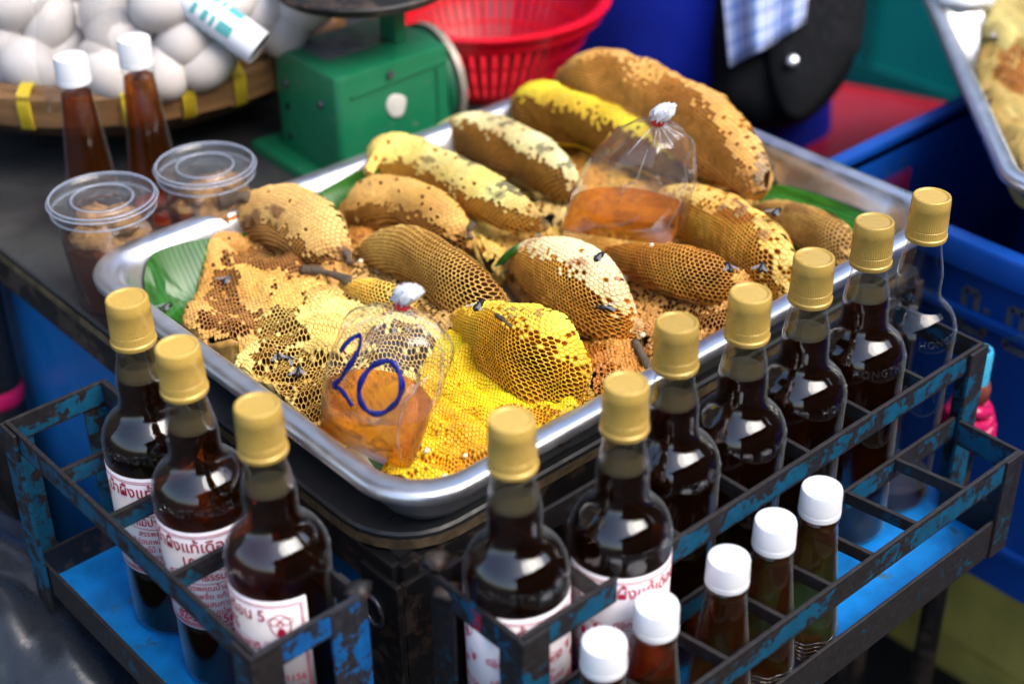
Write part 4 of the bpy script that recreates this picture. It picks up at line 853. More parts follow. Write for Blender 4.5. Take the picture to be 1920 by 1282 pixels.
flat(rr, 'lower_end_rail', (XE+.002, YL-.0015, ZL-.0125), (XE+.002, YF-.006, ZL-.0125), .024, .0035)
flat(rr, 'lower_end_rail', (X0-.002, YL-.0015, ZL-.0125), (X0-.002, YF-.006, ZL-.0125), .024, .0035)
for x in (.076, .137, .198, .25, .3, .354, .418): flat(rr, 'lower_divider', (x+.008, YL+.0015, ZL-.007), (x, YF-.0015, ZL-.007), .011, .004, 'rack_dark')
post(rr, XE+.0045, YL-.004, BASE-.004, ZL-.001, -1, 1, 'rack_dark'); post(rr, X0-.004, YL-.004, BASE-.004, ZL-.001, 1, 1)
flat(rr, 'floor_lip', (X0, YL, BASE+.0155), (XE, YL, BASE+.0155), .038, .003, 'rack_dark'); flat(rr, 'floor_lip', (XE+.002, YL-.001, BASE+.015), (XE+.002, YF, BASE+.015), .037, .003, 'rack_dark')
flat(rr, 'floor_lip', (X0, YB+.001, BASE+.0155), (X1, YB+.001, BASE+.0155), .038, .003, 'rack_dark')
MB().box((X0, YL+.0018, BASE-.004), (XE, YF, BASE-.0008)).build('floor_plate', M['plate'], rr); MB().box((X0, YF+.0002, BASE-.004), (X1, YB-.0005, BASE-.0008)).build('floor_plate', M['plate'], rr)
lr = rack('bottle_rack', 'short rusty blue bottle rack holding three labelled bottles left of the cart')
XA, XB, YA, YE = -.127, -.044, .003, .3435
flat(lr, 'front_rail', (XA, YA, ZT-RH/2), (XA, YE, ZT-RH/2), RH, .0035); flat(lr, 'back_rail', (XB, YA, ZT-RH/2), (XB, YE, ZT-RH/2), RH, .0035, 'rack_dark')
flat(lr, 'end_rail', (XA-.0016, YA-.002, ZT-RH/2-.0005), (XB, YA-.002, ZT-RH/2-.0005), RH, .0035, 'post_blue'); flat(lr, 'end_rail', (XA-.0016, YE+.002, ZT-RH/2-.0005), (XB, YE+.002, ZT-RH/2-.0005), RH, .0035)
for y in (.105, .19, .262): flat(lr, 'divider', (XA+.0015, y, ZT-.010), (XB-.0015, y, ZT-.010), .016, .004, 'rack')
post(lr, XA-.0055, YA-.0045, BASE-.02, ZT-.0015, 1, 1); post(lr, XA-.0055, YE+.0045, BASE-.02, ZT-.0015, 1, -1); post(lr, XB+.0045, YA-.0045, BASE-.03, ZT-.0015, -1, 1, 'post_blue', .03); post(lr, XB+.0045, YE+.0045, BASE-.02, ZT-.0015, -1, -1)
flat(lr, 'floor_lip', (XA, YA, BASE+.012), (XA, YE, BASE+.012), .03, .003, 'rack_dark'); flat(lr, 'floor_lip', (XA, YE, BASE+.012), (XB, YE, BASE+.012), .03, .003, 'black_metal'); flat(lr, 'floor_lip', (XA, YA, BASE+.012), (XB, YA, BASE+.012), .03, .003, 'rack_dark')
flat(lr, 'floor_lip', (XB, YA, BASE+.012), (XB, YE, BASE+.012), .03, .003, 'rack_dark')
MB().box((XA+.0018, YA+.0018, BASE-.004), (XB-.0018, YE-.0018, BASE-.0008)).build('floor_plate', M['plate'], lr)
# weld blobs and hooks that hang the racks on the cart
for root, p in ((lr, (XB+.004, YA+.004, ZT-.004)), (rr, (X0+.002, YB+.004, ZT+.006)), (rr, (X0+.006, YB+.012, ZT-.006)), (rr, (X0, YB-.01, ZT-.012))):
    mb = MB(); n = 9
    mb.rings([[(p[0]+.010*math.sin(t)*(1+.2*math.sin(3*j+t))*math.cos(2*math.pi*j/n), p[1]+.009*math.sin(t)*(1+.2*math.cos(2*j))*math.sin(2*math.pi*j/n), p[2]-.007*math.cos(t)) for j in range(n)] for t in (.1, .7, 1.3, 1.9, 2.5, 3.05)]); mb.build('weld_blob', M['black_metal'], root, True)

# ------------------------------------------------------------------ small white capped bottles
SH = .163
SPROF = [(0, .018), (.001, .0222), (.004, .0242), (.010, .0245), (.030, .0240), (.042, .0231), (.060, .0216), (.085, .0190), (.110, .0164), (.126, .0150), (.131, .0145), (.134, .0152), (.137, .0152), (.138, .0135), (.160, .0132)]
def small_bottle():
    root = empty('small_bottle', (0, 0, 0)); MB().lathe(SPROF, 36, cap0=True).build('plastic', M['glass'], root, True, angle=60)
    hp = [(.002, .016)]+[(z, r-.001) for z, r in SPROF if .003 < z < .1295]+[(.1295, .0136), (.1295, .003)]
    MB().lathe(hp, 36, cap0=True, cap1=True).build('honey', M['honey_small'], root, True, angle=50)
    mb = MB(); mb.lathe([(.139, .0152), (.1395, .0158), (.1435, .0158), (.144, .0153), (.1445, .0157), (.160, .0153), (.1622, .0146), (.163, .013), (.163, .002)], 44, cap0=True, cap1=True).build('cap', M['white_cap'], root, True, angle=40)
    mb = MB()
    for k in range(5): t = [(.0245*math.cos(a), .0245*math.sin(a), .012+.004*k+.0012*math.sin(9*a)) for a in np.linspace(0, 2*math.pi, 37)]; mb.tube(t, .0006, 4)
    mb.build('moulded_pattern', M['emboss'], root, True); return root
sb = small_bottle(); first = True
for (x, y, lb) in ((1542, 912, 'small white capped honey bottle farthest along the lower tier of the right rack'), (1455, 973, 'second small white capped bottle from the far end of the lower tier'), (1367, 1043, 'middle one of the five small white capped bottles in the lower tier'), (1232, 1130, 'small white capped bottle below the half turned label, second nearest in the lower tier'), (1133, 1200, 'small white capped honey bottle nearest the camera in the lower tier')):
    p = on(x, y, 1, -.1345); o = sb if first else copy_tree(sb); first = False
    o.location = (p[0], -.1345, BASE); o.rotation_euler = (0, 0, random.random()*6); tag(o, lb, 'bottle', 'small white capped honey bottles')
    s = (p[2]-BASE)/SH; o.scale = (1, 1, s)
for (bx, by, tx, ty, lb) in ((188, 430, 145, 112, 'small white capped honey bottle left of the other behind the round deli tubs'), (300, 405, 272, 82, 'small white capped honey bottle right of the other behind the round deli tubs')):
    p = uz(bx, by, TOP); o = copy_tree(sb); o.location = (p[0], p[1], TOP); tag(o, lb, 'bottle', 'small white capped honey bottles')
    h = on(tx, ty, 0, p[0])[2]-TOP; o.scale = (1.02, 1.02, h/SH)
    if bx == 300:
        mb = MB().lathe([(.001, .0228), (.012, .0230), (.013, .0227)], 30); e = mb.build('base_band', simple('orange_plastic', (.6, .10, .01), .4), o, True)

# ------------------------------------------------------------------ deli tubs with comb in honey
def deli(x, y, z, wpx, label, seed):
    c = uz(x, y, z); R = wpx/2*dep(c)/F_PX; H = z-TOP; root = empty('deli_tub', (c[0], c[1], TOP), label=label, cat='tub', group='round clear tubs of comb honey')
    MB().lathe([(0, R*.70), (.002, R*.735), (H*.75, R*.87), (H*.86, R*.90), (H*.87, R*.93), (H*.94, R*.95)], 48, cap0=True).build('cup', M['cup'], root, True, angle=50)
    MB().lathe([(H*.90, R*.955), (H*.93, R*.985), (H*.985, R*1.0), (H*1.0, R*.99), (H*1.015, R*.965), (H*1.01, R*.93), (H*.985, R*.9), (H*.965, R*.86), (H*.96, R*.62), (H*.985, R*.58), (H*.99, R*.52), (H*.975, R*.48), (H*.97, R*.3), (H*.985, R*.26), (H*.985, R*.02)], 56, cap1=True).build('lid', M['cup'], root, True, angle=50)
    for zz, q in ((H*.985, 1.0), (H*.90, .955), (H*1.012, .955), (H*.988, .56)):
        mb = MB(); mb.tube([(R*q*math.cos(a), R*q*math.sin(a), zz) for a in np.linspace(0, 2*math.pi, 57)], .0009, 6, False); mb.build('lid_rim' if q > .8 else 'lid_ring', M['emboss2'], root, True)
    MB().lathe([(.003, R*.70)]+[(.003+(H*.62-.003)*k/5, R*(.725+.118*k/5)) for k in range(6)]+[(H*.62, R*.05)], 40, cap0=True, cap1=True).build('honey', M['honey_small'], root, True, angle=50)
    r = np.random.default_rng(seed)
    for k in range(9):
        a = r.uniform(0, 6.28); d = r.uniform(0, R*.55); p = np.array([d*math.cos(a), d*math.sin(a), H*r.uniform(.52, .80)]); s = r.uniform(.013, .020)
        mb = MB(); ph = r.uniform(0, 6, 4); rr_ = []
        for t in np.linspace(.12, 3.02, 8): rr_.append([p+s*(1+.16*math.sin(4*j*.5+ph[0]+3*t)+.12*math.sin(7*t+ph[1]+j))*np.array([math.sin(t)*math.cos(2*math.pi*j/14), math.sin(t)*math.sin(2*math.pi*j/14), -math.cos(t)*.7]) for j in range(14)])
        mb.rings(rr_).build('comb_chunk', M['chunk'], root, True)
    return root
M['emboss2'] = thin_clear('rim_plastic', (.8, .84, .9), .08, .5, 1.6, .22, (.75, .8, .95))
M['chunk'] = simple('comb_chunk', (.50, .27, .09), .4, 0, .5, .5, 160, .9, .003, c2=(.26, .11, .03))
deli(191, 369, .036, 205, 'round clear tub of comb honey nearest the left corner of the tray', 4)
deli(384, 308, .036, 190, 'round clear tub of comb honey behind, beside the twig of the tan comb', 5)

# ------------------------------------------------------------------ bamboo basket of eggs
BC = np.array([.301, .897]); BZ = .036; BR = .247
bk = empty('bamboo_basket', (BC[0], BC[1], TOP), label='round shallow bamboo basket heaped with white eggs behind the deli tubs', cat='basket')
def ringprof(prof, seg=96): return MB().rings([[(r*math.cos(2*math.pi*j/seg), r*math.sin(2*math.pi*j/seg), z-TOP) for j in range(seg)] for r, z in prof], False, False)
mb = ringprof([(BR-.002, BZ-.036), (BR+.006, BZ-.034), (BR+.008, BZ-.004), (BR+.004, BZ), (BR-.002, BZ-.001)]); mb.build('outer_hoop', M['bamboo'], bk, True, angle=40)
mb = ringprof([(BR-.003, BZ-.001), (BR-.005, BZ+.004), (BR-.010, BZ+.004), (BR-.013, BZ-.002), (BR-.013, BZ-.034), (BR-.005, BZ-.036)]); mb.build('inner_hoop', M['bamboo'], bk, True, angle=40)
mb = ringprof([(BR-.006, BZ-.030), (BR-.03, BZ-.06), (BR-.08, BZ-.085), (.02, BZ-.092), (.001, BZ-.092)]); mb.build('woven_bowl', M['bamboo_dark'], bk, True)
for (x, y) in ((65, 195), (240, 190), (338, 172), (418, 148), (478, 118)):
    P = uz(x, y, BZ-.018); a = math.atan2(P[1]-BC[1], P[0]-BC[0])
    mb = MB(); w = .0042
    for dw in (-.0042, 0, .0042):
        pts = [((BR+q)*math.cos(a+dw/BR*1.1), (BR+q)*math.sin(a+dw/BR*1.1), z-TOP) for q, z in ((-.014, BZ-.03), (-.0142, BZ-.001), (-.009, BZ+.0062), (-.002, BZ+.0058), (.0075, BZ-.001), (.0098, BZ-.006), (.0085, BZ-.034), (.0, BZ-.038))]
        mb.tube(pts, .0023, 6)
    mb.build('plastic_tie', M['yellow_tie'], bk, True)
def egg(x, y, z, la, ang, lb, sh=1.):
    """ang: tilt of the long axis in the picture, degrees from image-right, counter-clockwise"""
    p = uz(x, y, z); A = .0355*la; Bq = .027*la; a = math.radians(ang); d = RT*math.cos(a)+UPV*math.sin(a)
    mb = MB(); rr_ = []
    for t in np.linspace(.02, math.pi-.02, 18):
        xx = -A*math.cos(t); q = Bq*math.sin(t)*(1-.16*math.cos(t)*-1*(-1)); q = Bq*math.sin(t)*(1+.13*math.cos(t)); rr_.append([(xx, q*math.cos(2*math.pi*j/24), q*math.sin(2*math.pi*j/24)) for j in range(24)])
    o = mb.rings(rr_).build('egg', M['egg'], None, True); o.location = p
    o.rotation_mode = 'QUATERNION'; o.rotation_quaternion = Vector(d*sh).to_track_quat('X', 'Z')
    return tag(o, lb, 'egg', 'white eggs heaped in the bamboo basket')
for e in [(93, 38, .085, 1.0, 80, 'upright white egg in front, second from the left edge of the heap'), (60, 125, .050, 1.0, -30, 'white egg lying slanted just left of the nearer white cap'), (228, 68, .080, 1.02, 18, 'white egg directly above the left white capped bottle, tilted up to the right'), (350, 68, .080, 1.0, 65, 'white egg above and right of the right hand white cap'),
          (308, 6, .115, 1.05, 10, 'white egg on top of the heap, cut by the upper edge'), (32, 8, .105, 1.0, 20, 'white egg in the upper left corner'), (8, 68, .072, .95, 85, 'white egg cut by the left edge'), (112, 98, .052, .95, 55, 'shaded white egg behind the two front left ones'),
          (198, 132, .052, 1.0, -60, 'low white egg between the two white caps'), (312, 132, .050, .92, 80, 'low white egg peeping out right of the taller white cap'), (385, 118, .052, 1.0, 25, 'low white egg against the hoop left of the fallen can'), (203, 12, .098, 1.0, 60, 'white egg at the top, above the film fold'),
          (434, 8, .10, 1.0, 30, 'white egg at the top behind the fallen can'), (497, 20, .088, 1.0, 50, 'white egg above the mouth of the fallen can'), (540, 52, .070, .95, 60, 'white egg between the fallen can and the green scale'), (575, 10, .092, 1.0, 20, 'white egg at the top next to the green scale'), (262, 100, .04, .95, 60, 'white egg mostly hidden behind the taller white cap'), (20, 140, .03, .95, 10, 'white egg low at the left edge behind the hoop'), (150, 50, .03, 1., 0, 'shaded white egg deep behind the front row')]:
    egg(*e)
# fallen paper can
a = uz(414, 40, .100); b = uz(484, 90, .076); ax = b-a; ax /= np.linalg.norm(ax)
cn = empty('paper_can', a, label='white and teal paper can lying on the eggs, open dark end outward', cat='can')
s1 = np.cross(ax, [0, 0, 1.]); s1 /= np.linalg.norm(s1); s2 = np.cross(s1, ax); CR = .0185; CLn = np.linalg.norm(b-a)
def cring(t, r, n=40): return [ax*t+r*(math.cos(2*math.pi*j/n)*s1+math.sin(2*math.pi*j/n)*s2) for j in range(n)]
MB().rings([cring(-.04, CR), cring(CLn, CR), cring(CLn+.001, CR-.001), cring(CLn, CR-.002)], True, False).build('wall', M['paper_white'], cn, True, angle=40)
MB().rings([cring(CLn, CR-.002), cring(CLn-.05, CR-.002)], False, True).build('lining', M['black'], cn, True, angle=40)
mb = MB(); n = 40
for t0, t1, j0, j1 in [(t, t+w_, j, j+5) for j in range(0, 40, 8) for t, w_ in ((.002, .016), (-.006, .004), (-.016, .006), (-.028, .005))]:
    j1 = min(j1, 40)
    r0 = cring(t0, CR+.0004)[j0:j1]; r1 = cring(t1, CR+.0004)[j0:j1]; mb.rings([r0, r1], False, False, closed=False)
mb.build('print', M['teal_ink'], cn, True)
# clear film bag edge standing in front of the eggs
mb = MB(); n = 24; R_ = []
for z in (.02, .05, .08, .12, .16):
    R_.append([uz(160+190*(j/n), 150-z*1100*(1 if j else 1)+8*math.sin(j*1.3), .0) * 0 + np.array([.115+.16*j/n+.004*math.sin(j*1.7+z*60), .715-.05*j/n+.006*math.sin(j*.9+z*40), z]) for j in range(n+1)])
fb = mb.rings(R_, False, False, closed=False).build('film_bag', M['bag'], None, True); sol = fb.modifiers.new('s', 'SOLIDIFY'); sol.thickness = .0002
tag(fb, 'thin clear plastic film draped in front of the eggs above the white caps', 'plastic film')

# ------------------------------------------------------------------ green kitchen scale
P0 = uz(628, 150, .055); PL = uz(509, 86, .055); PR = uz(780, 62, .055)
e2 = PL-P0; W2 = np.linalg.norm(e2); e2 /= W2; e1 = PR-P0; W1 = np.linalg.norm(e1); e1 = e1-e2*(e1@e2); e1 /= np.linalg.norm(e1)
ga = math.atan2(e1[1], e1[0]); sc = empty('kitchen_scale', (P0[0], P0[1], TOP), ga, 'green metal kitchen scale with its round dial turned away, behind the tray', 'scale')
HS = .055-TOP
def up_box(x0, y0, x1, y1, z0, z1, r=.008, ins=.0): return [[(x, y, z) for x, y in rrect(x0+i, y0+i, x1-i, y1-i, max(.003, r-i), 5)] for z, i in ((z0, 0), (z1-.006, ins), (z1-.0015, ins+.0018), (z1, ins+.006))]
MB().rings(up_box(0, 0, W1, W2, .012, HS, .007)).build('body', M['green'], sc, True, angle=45)
MB().rings(up_box(-.022, -.006, W1+.01, W2+.03, .0, .011, .006)).build('base', M['green'], sc, True, angle=45)
def disc(x, y0, z, r, h, name, mat, axis='x', seg=40):
    mb = MB(); rr_ = []
    for t, q in ((0, r), (h*.8, r), (h, r*.94)):
        rr_.append([((x+t, y0+q*math.cos(2*math.pi*j/seg), z+q*math.sin(2*math.pi*j/seg)) if axis == 'x' else (x+q*math.cos(2*math.pi*j/seg), y0-t, z+q*math.sin(2*math.pi*j/seg))) for j in range(seg)])
    return mb.rings(rr_).build(name, M[mat], sc, True, angle=40)
disc(W1+.0005, W2*.5, HS*.50, .056, .012, 'dial_case', 'green_dark'); disc(W1+.0128, W2*.5, HS*.50, .060, .010, 'dial_rim', 'dial'); disc(W1+.023, W2*.5, HS*.50, .052, .001, 'dial_face', 'putty')
MB().box((.02, W2*.38, HS+.0003), (W1*.52, W2*.80, HS+.0012)).build('name_plate', M['grey_plate'], sc)
MB().box((W1*.70, W2*.3, HS), (W1*.80, W2*.55, HS+.058)).build('plate_post', M['green'], sc, bevel=.002)
MB().lathe([(HS+.058, .05), (HS+.060, .088), (HS+.069, .094), (HS+.071, .092), (HS+.063, .085), (HS+.063, .01)], 48, c=(W1*.55, W2*.5, 0), cap0=True, cap1=True).build('weighing_plate', M['black_metal'], sc, True, angle=40)
mb = MB(); n = 14
mb.rings([[(W1*.50+(.0125+.0012*math.sin(2*math.pi*j/n*3))*q*math.cos(2*math.pi*j/n), -t, HS*.60+(.0145+.002*math.cos(2*math.pi*j/n*2+1))*q*math.sin(2*math.pi*j/n)) for j in range(n)] for t, q in ((.0, 1), (.0012, .97), (.0016, .8))]).build('paper_sticker', M['putty'], sc, True)
def bolt(x, y, z, axis): disc(x, y, z, .0042, .003, 'bolt', 'bolt', axis, 12)
for (y, z) in ((W2*.25, HS*.70), (W2*.80, HS*.72)): 
    mb = MB(); mb.rings([[(-t, y+q*math.cos(2*math.pi*j/12), z+q*math.sin(2*math.pi*j/12)) for j in range(12)] for t, q in ((0, .0045), (.0025, .004), (.003, .0025))]).build('bolt', M['bolt'], sc, True)
for z in (HS*.22, HS*.5):
    mb = MB(); mb.rings([[(-t, W2*.82+q*math.cos(2*math.pi*j/12), z+q*1.2*math.sin(2*math.pi*j/12)) for j in range(12)] for t, q in ((0, .0036), (.0006, .0034))]).build('painted_hole', M['black'], sc, True)  # raised black discs paint in the darkness of open holes
bolt(W1*.46, 0, HS*.90, 'y')
MB().bar((W1*.12, -.0008, HS*.80), (W1*.95, -.0008, HS*.86), .0016, .003).build('pressed_ridge', M['green'], sc)
MB().bar((W1*.88, -.0008, HS*.12), (W1*.88, -.0008, HS*.82), .0016, .004, up=(1, 0, 0)).build('pressed_ridge', M['green'], sc)

# ------------------------------------------------------------------ red colander
cz0 = TOP+.001; pc = uz(915, 200, cz0); cd_dir = np.array([FW[0], FW[1]])/np.hypot(FW[0], FW[1]); cc = pc[:2]+cd_dir*.085
col_ = empty('colander', (cc[0], cc[1], cz0), label='red plastic colander basket standing behind the green scale', cat='colander')
RB, RTp, HC = .085, .132, .098; nr = 60
mb = MB().lathe([(0, RB*.95), (.003, RB), (.012, RB*1.03)], nr, cap0=True); mb.lathe([(.004, .002), (.0042, RB*.94)], nr, cap0=True); mb.build('bottom', M['red'], col_, True)
mb = MB()
for j in range(nr):
    a = 2*math.pi*j/nr; b_ = a+2*math.pi/nr*.62
    v = []
    for t in np.linspace(0, 1, 5):
        r = RB*1.03+(RTp-RB*1.03)*t**.85; z = .011+(HC-.016)*t
        v += [(r*math.cos(a), r*math.sin(a), z), (r*math.cos(b_), r*math.sin(b_), z), ((r-.002)*math.cos(b_), (r-.002)*math.sin(b_), z), ((r-.002)*math.cos(a), (r-.002)*math.sin(a), z)]
    f = []
    for i in range(4):
        for q in range(4): f.append((4*i+q, 4*i+(q+1) % 4, 4*i+4+(q+1) % 4, 4*i+4+q))
    mb.add(v, f)
sl = mb.build('slats', M['red'], col_, True, angle=40); sl['kind'] = 'stuff'
for z in (.03, .055, .078):
    t = (z-.011)/(HC-.016); r = RB*1.03+(RTp-RB*1.03)*t**.85-.001; MB().lathe([(z-.0015, r-.0014), (z-.0015, r+.0014), (z+.0015, r+.0014), (z+.0015, r-.0014), (z-.0015, r-.0014)], nr).build('hoop', M['red'], col_, True, angle=40)
MB().lathe([(HC-.018, RTp-.003), (HC-.016, RTp+.002), (HC-.004, RTp+.004), (HC-.002, RTp+.010), (HC+.002, RTp+.011), (HC+.004, RTp+.006), (HC+.002, RTp-.002), (HC-.012, RTp-.005)], 72).build('rim', M['red'], col_, True, angle=50)
MB().lathe([(.006, .02), (.03, .05), (.05, .07), (.052, .05), (.035, .015)], 24, c=(-.02, .02, 0), cap0=True, cap1=True).build('plastic_wrap', M['bag'], col_, True) if False else None

# ------------------------------------------------------------------ blue crate, yellow crate, second tray
def crate(root, x0, y0, x1, y1, z0, z1, mat, t=.006):
    for nm, a, b in (('side_wall', (x0, y0, z0), (x0+t, y1, z1)), ('side_wall', (x1-t, y0, z0), (x1, y1, z1)), ('end_wall', (x0+t+.0005, y0, z0), (x1-t-.0005, y0+t, z1-.0005)), ('end_wall', (x0+t+.0005, y1-t, z0), (x1-t-.0005, y1, z1-.0005)), ('bottom', (x0+t, y0+t, z0+.01), (x1-t, y1-t, z0+.016))):
        MB().box(a, b).build(nm, mat, root, bevel=.0012)
    mb = MB(); R1 = rrect(x0-.013, y0-.013, x1+.013, y1+.013, .02); R2 = rrect(x0-.002, y0-.002, x1+.002, y1+.002, .012); R3 = rrect(x0+.006, y0+.006, x1-.006, y1-.006, .008)
    mb.rings([[(x, y, z1-.022) for x, y in R1], [(x, y, z1+.002) for x, y in R1], [(x, y, z1+.006) for x, y in rrect(x0-.010, y0-.010, x1+.010, y1+.010, .018)], [(x, y, z1+.006) for x, y in R3], [(x, y, z1-.01) for x, y in R3]], False, False); mb.build('rim', mat, root, True, angle=40)
    for z in (z1-.075, z0+.05):
        mb = MB(); mb.rings([[(x, y, z) for x, y in R2], [(x, y, z) for x, y in rrect(x0-.009, y0-.009, x1+.009, y1+.009, .016)], [(x, y, z+.007) for x, y in rrect(x0-.009, y0-.009, x1+.009, y1+.009, .016)], [(x, y, z+.009) for x, y in R2]], False, False); mb.build('ridge', mat, root, True, angle=40)
CX0, CY1, CZ1, CZ0 = .690, .205, -.060, -.43
bc = empty('blue_crate', (0, 0, 0), label='big blue plastic crate with faded stencilled letters beyond the right end of the tray', cat='crate')
crate(bc, CX0, -.50, 1.12, CY1, CZ0, CZ1, M['crate_blue'])
mb = MB()
def stroke(y0, z0, y1, z1, w=.007): mb.bar((CX0-.0006, y0, z0), (CX0-.0006, y1, z1), .0008, w, up=(1, 0, 0)) if False else mb.bar((CX0-.0006, y0, z0), (CX0-.0006, y1, z1), w, .0008, up=(1, 0, 0))
for dy in (-.015, -.065):
    yb = dy+.03; mb = MB()
    for s in ((yb, -.108, yb, -.150), (yb, -.150, yb-.026, -.150), (yb-.026, -.150, yb-.026, -.120), (yb, -.108, yb-.014, -.108), (yb-.014, -.108, yb-.014, -.130)): stroke(*s)
    mb.build('stencil_letter', M['crate_ink'], bc)
for y in (-.12, -.16):
    mb = MB(); mb.bar((CX0-.0006, y, -.2), (CX0-.0006, y, -.235), .0008, .012, up=(0, 1, 0)); mb.build('stencil_letter', M['crate_ink'], bc)
mb = MB()
for k in range(5): mb.bar((.80+.012*k, CY1-.0068, -.10), (.797+.012*k, CY1-.0068, -.155+.006*k), .0008, .006, up=(0, 1, 0))
mb.build('red_scribble', M['red'], bc)
yc = empty('yellow_crate', (0, 0, 0), label='dirty yellow plastic crate on the ground under the blue one', cat='crate')
crate(yc, .905, -.50, 1.35, .17, GROUND, -.50, M['crate_yellow'])
for k in range(5):
    MB().box((.902, -.40+.11*k, -.74), (.9045, -.33+.11*k, -.58)).build('wall_panel', M['crate_yellow'], yc, bevel=.001)
    MB().box((.93+.08*k, .1705, -.74), (.985+.08*k, .173, -.58)).build('wall_panel', M['crate_yellow'], yc, bevel=.001)
def heap(name, c, r, mat, seed, amp=.25, n=40, m=26, folds=7):
    rg = np.random.default_rng(seed); ph = rg.uniform(0, 6.28, 12); mb = MB(); R_ = []
    for t in np.linspace(.06, 2.6, m):
        row = []
        for j in range(n):
            a = 2*math.pi*j/n; d = np.array([math.sin(t)*math.cos(a), math.sin(t)*math.sin(a), math.cos(t)])
            w = 0
            for k in range(folds): fr = np.array([math.cos(ph[k]*3), math.sin(ph[k]*5), math.cos(ph[k]*7)])*(3+k*1.6); w += abs(math.sin(d@fr+ph[k]))*.9/(1+k*.55)
            row.append(np.array(c)+d*np.array(r)*(1+amp*(w/2-.6)))
        R_.append(row)
    return mb.rings(R_).build(name, mat, None, True)
t = heap('black_bag', (.92, -.08, -.30), (.16, .2, .14), M['black_plastic'], 5, .3); tag(t, 'crumpled black plastic bag inside the blue crate', 'plastic bag')
t2 = make_tray('second_tray', .45, .60, .055, 'aluminium tray of pale honeycomb resting on the blue crate at the right edge', .05)
pT = uz(1893, 358, .012); dA = uz(1815, 180, .012)-pT; angT = math.atan2(dA[1], dA[0])
t2.location = (pT[0], pT[1], .012); t2.rotation_euler = (0, 0, angT-math.pi/2)
def put(root, name, fn): cb = Comb(); fn(cb); return cb.build(name, root)
ZT2 = .012-.054
r2 = empty('honeycomb', label='pale comb with a brown patch in the second tray at the right edge', cat='honeycomb')
put(r2, 'brood_comb', lambda cb: patch(cb, [(1840, 60), (1830, 100), (1832, 150), (1850, 190), (1885, 262), (1925, 330), (2010, 330), (2040, 180), (1980, 90), (1900, 60)], 201, h=.035, zf=ZT2, holes=.02, zones=[(1905, 130, 40, 45, True)], rim=(168, 112, 46), ins=(140, 88, 30), cap=(180, 164, 104), cap2=(172, 142, 76), edge=.02, depth=.002))
r3 = empty('honeycomb', label='plain pale yellow comb at the top of the second tray', cat='honeycomb')
put(r3, 'brood_comb', lambda cb: patch(cb, [(1845, 20), (1850, -10), (1900, -40), (2000, -30), (2020, 50), (1960, 85), (1880, 75), (1838, 55)], 202, h=.045, zf=ZT2, holes=.01, rim=(196, 176, 120), ins=(170, 140, 80), cap=(190, 174, 112), edge=.02, depth=.002))
t = heap('white_bag', uz(1815, -14, .02), (.04, .03, .02), M['knot'], 9, .25); tag(t, 'crumpled white plastic at the top of the second tray', 'plastic bag')
leaf_piece([(1885, 290), (1900, 270), (1960, 330), (2000, 400), (1930, 380), (1895, 330)], ZT2+.006, 'strip of banana leaf in the second tray at the right edge', .003, None)

# red stool behind the crate, teal panel
pr = [uz(*q, -.22) for q in ((1430, 232), (1480, 207), (1700, 238), (1535, 300))]
cr = np.mean(pr, 0); st = empty('red_stool', (cr[0], cr[1], GROUND), math.radians(20), 'red plastic stool between the blue crate and the person', 'stool'); M['stool'] = simple('stool_plastic', (.34, .004, .014), .4, 0, .4, .15, 8, .05)
hs = -.22-GROUND; MB().rings([[(x, y, z) for x, y in rrect(-.17+i, -.17+i, .17-i, .17-i, .05)] for z, i in ((hs-.035, 0), (hs-.008, 0), (hs-.002, .003), (hs, .01), (hs, .05), (hs-.004, .056))]).build('seat', M['stool'], st, True, angle=40)
for sx in (-1, 1):
    for sy in (-1, 1): MB().bar((sx*.18, sy*.18, 0), (sx*.145, sy*.145, hs-.03), .035, .035, up=(1, 0, 0)).build('leg', M['stool'], st, bevel=.006)
tp = empty('teal_cabinet', (1.62, .9, GROUND), label='teal green painted board cabinet beside the person in the background', cat='cabinet')
for k in range(9):
    y0 = -.9+.2*k
    MB().box((0, y0+.002, .005), (.03, y0+.198, 1.0)).build('board', M['teal'], tp, bevel=.002)
MB().box((-.012, -.9, .385), (-.0005, .9, .42)).build('cross_rail', M['teal_seam'], tp, bevel=.002)
for y in (-.1, .0): pass
for y in (-.305, -.1, .1): MB().box((-.010, y-.012, .422), (-.0006, y+.012, .99)).build('batten', M['teal_seam'], tp, bevel=.002)
MB().box((.031, -.9, 0), (.45, .9, 1.0)).build('carcass', M['teal'], tp)

# pole with ribbon at the rack's far end
pp = on(1838, 655, 1, -.055); pole = empty('ribbon_pole', (pp[0], -.055, GROUND), label='pale blue pipe wrapped with pink ribbon at the far end of the right rack', cat='pole')
zt = pp[2]-GROUND
MB().lathe([(0, .0115), (zt-.045, .0115)], 20, cap0=True).build('post', M['black_metal'], pole, True)
MB().lathe([(zt-.044, .0125), (zt-.002, .0125), (zt, .0118), (zt, .009), (zt-.03, .009)], 24).build('pipe', M['pipe'], pole, True, angle=40)
MB().lathe([(zt-.034, .009), (zt-.02, .0089), (zt-.0095, .0089), (zt-.009, .0087)], 20, cap0=True).build('pink_lining', M['pink'], pole, True)
MB().lathe([(zt-.052, .0135), (zt-.05, .0155), (zt-.04, .0158), (zt-.035, .0145), (zt-.033, .013)], 24).build('brown_tape', M['rust_wrap'], pole, True)
mb = MB()
for k in range(4):
    pts = [((.0175+.003*math.sin(3*a+k)+.001*k)*math.cos(a), (.0175+.003*math.cos(2*a+k)+.001*k)*math.sin(a), zt-.062-.010*k+.004*math.sin(2*a+k*1.4)) for a in np.linspace(0, 2*math.pi, 26)]
    mb.tube(pts, .0062, 7)
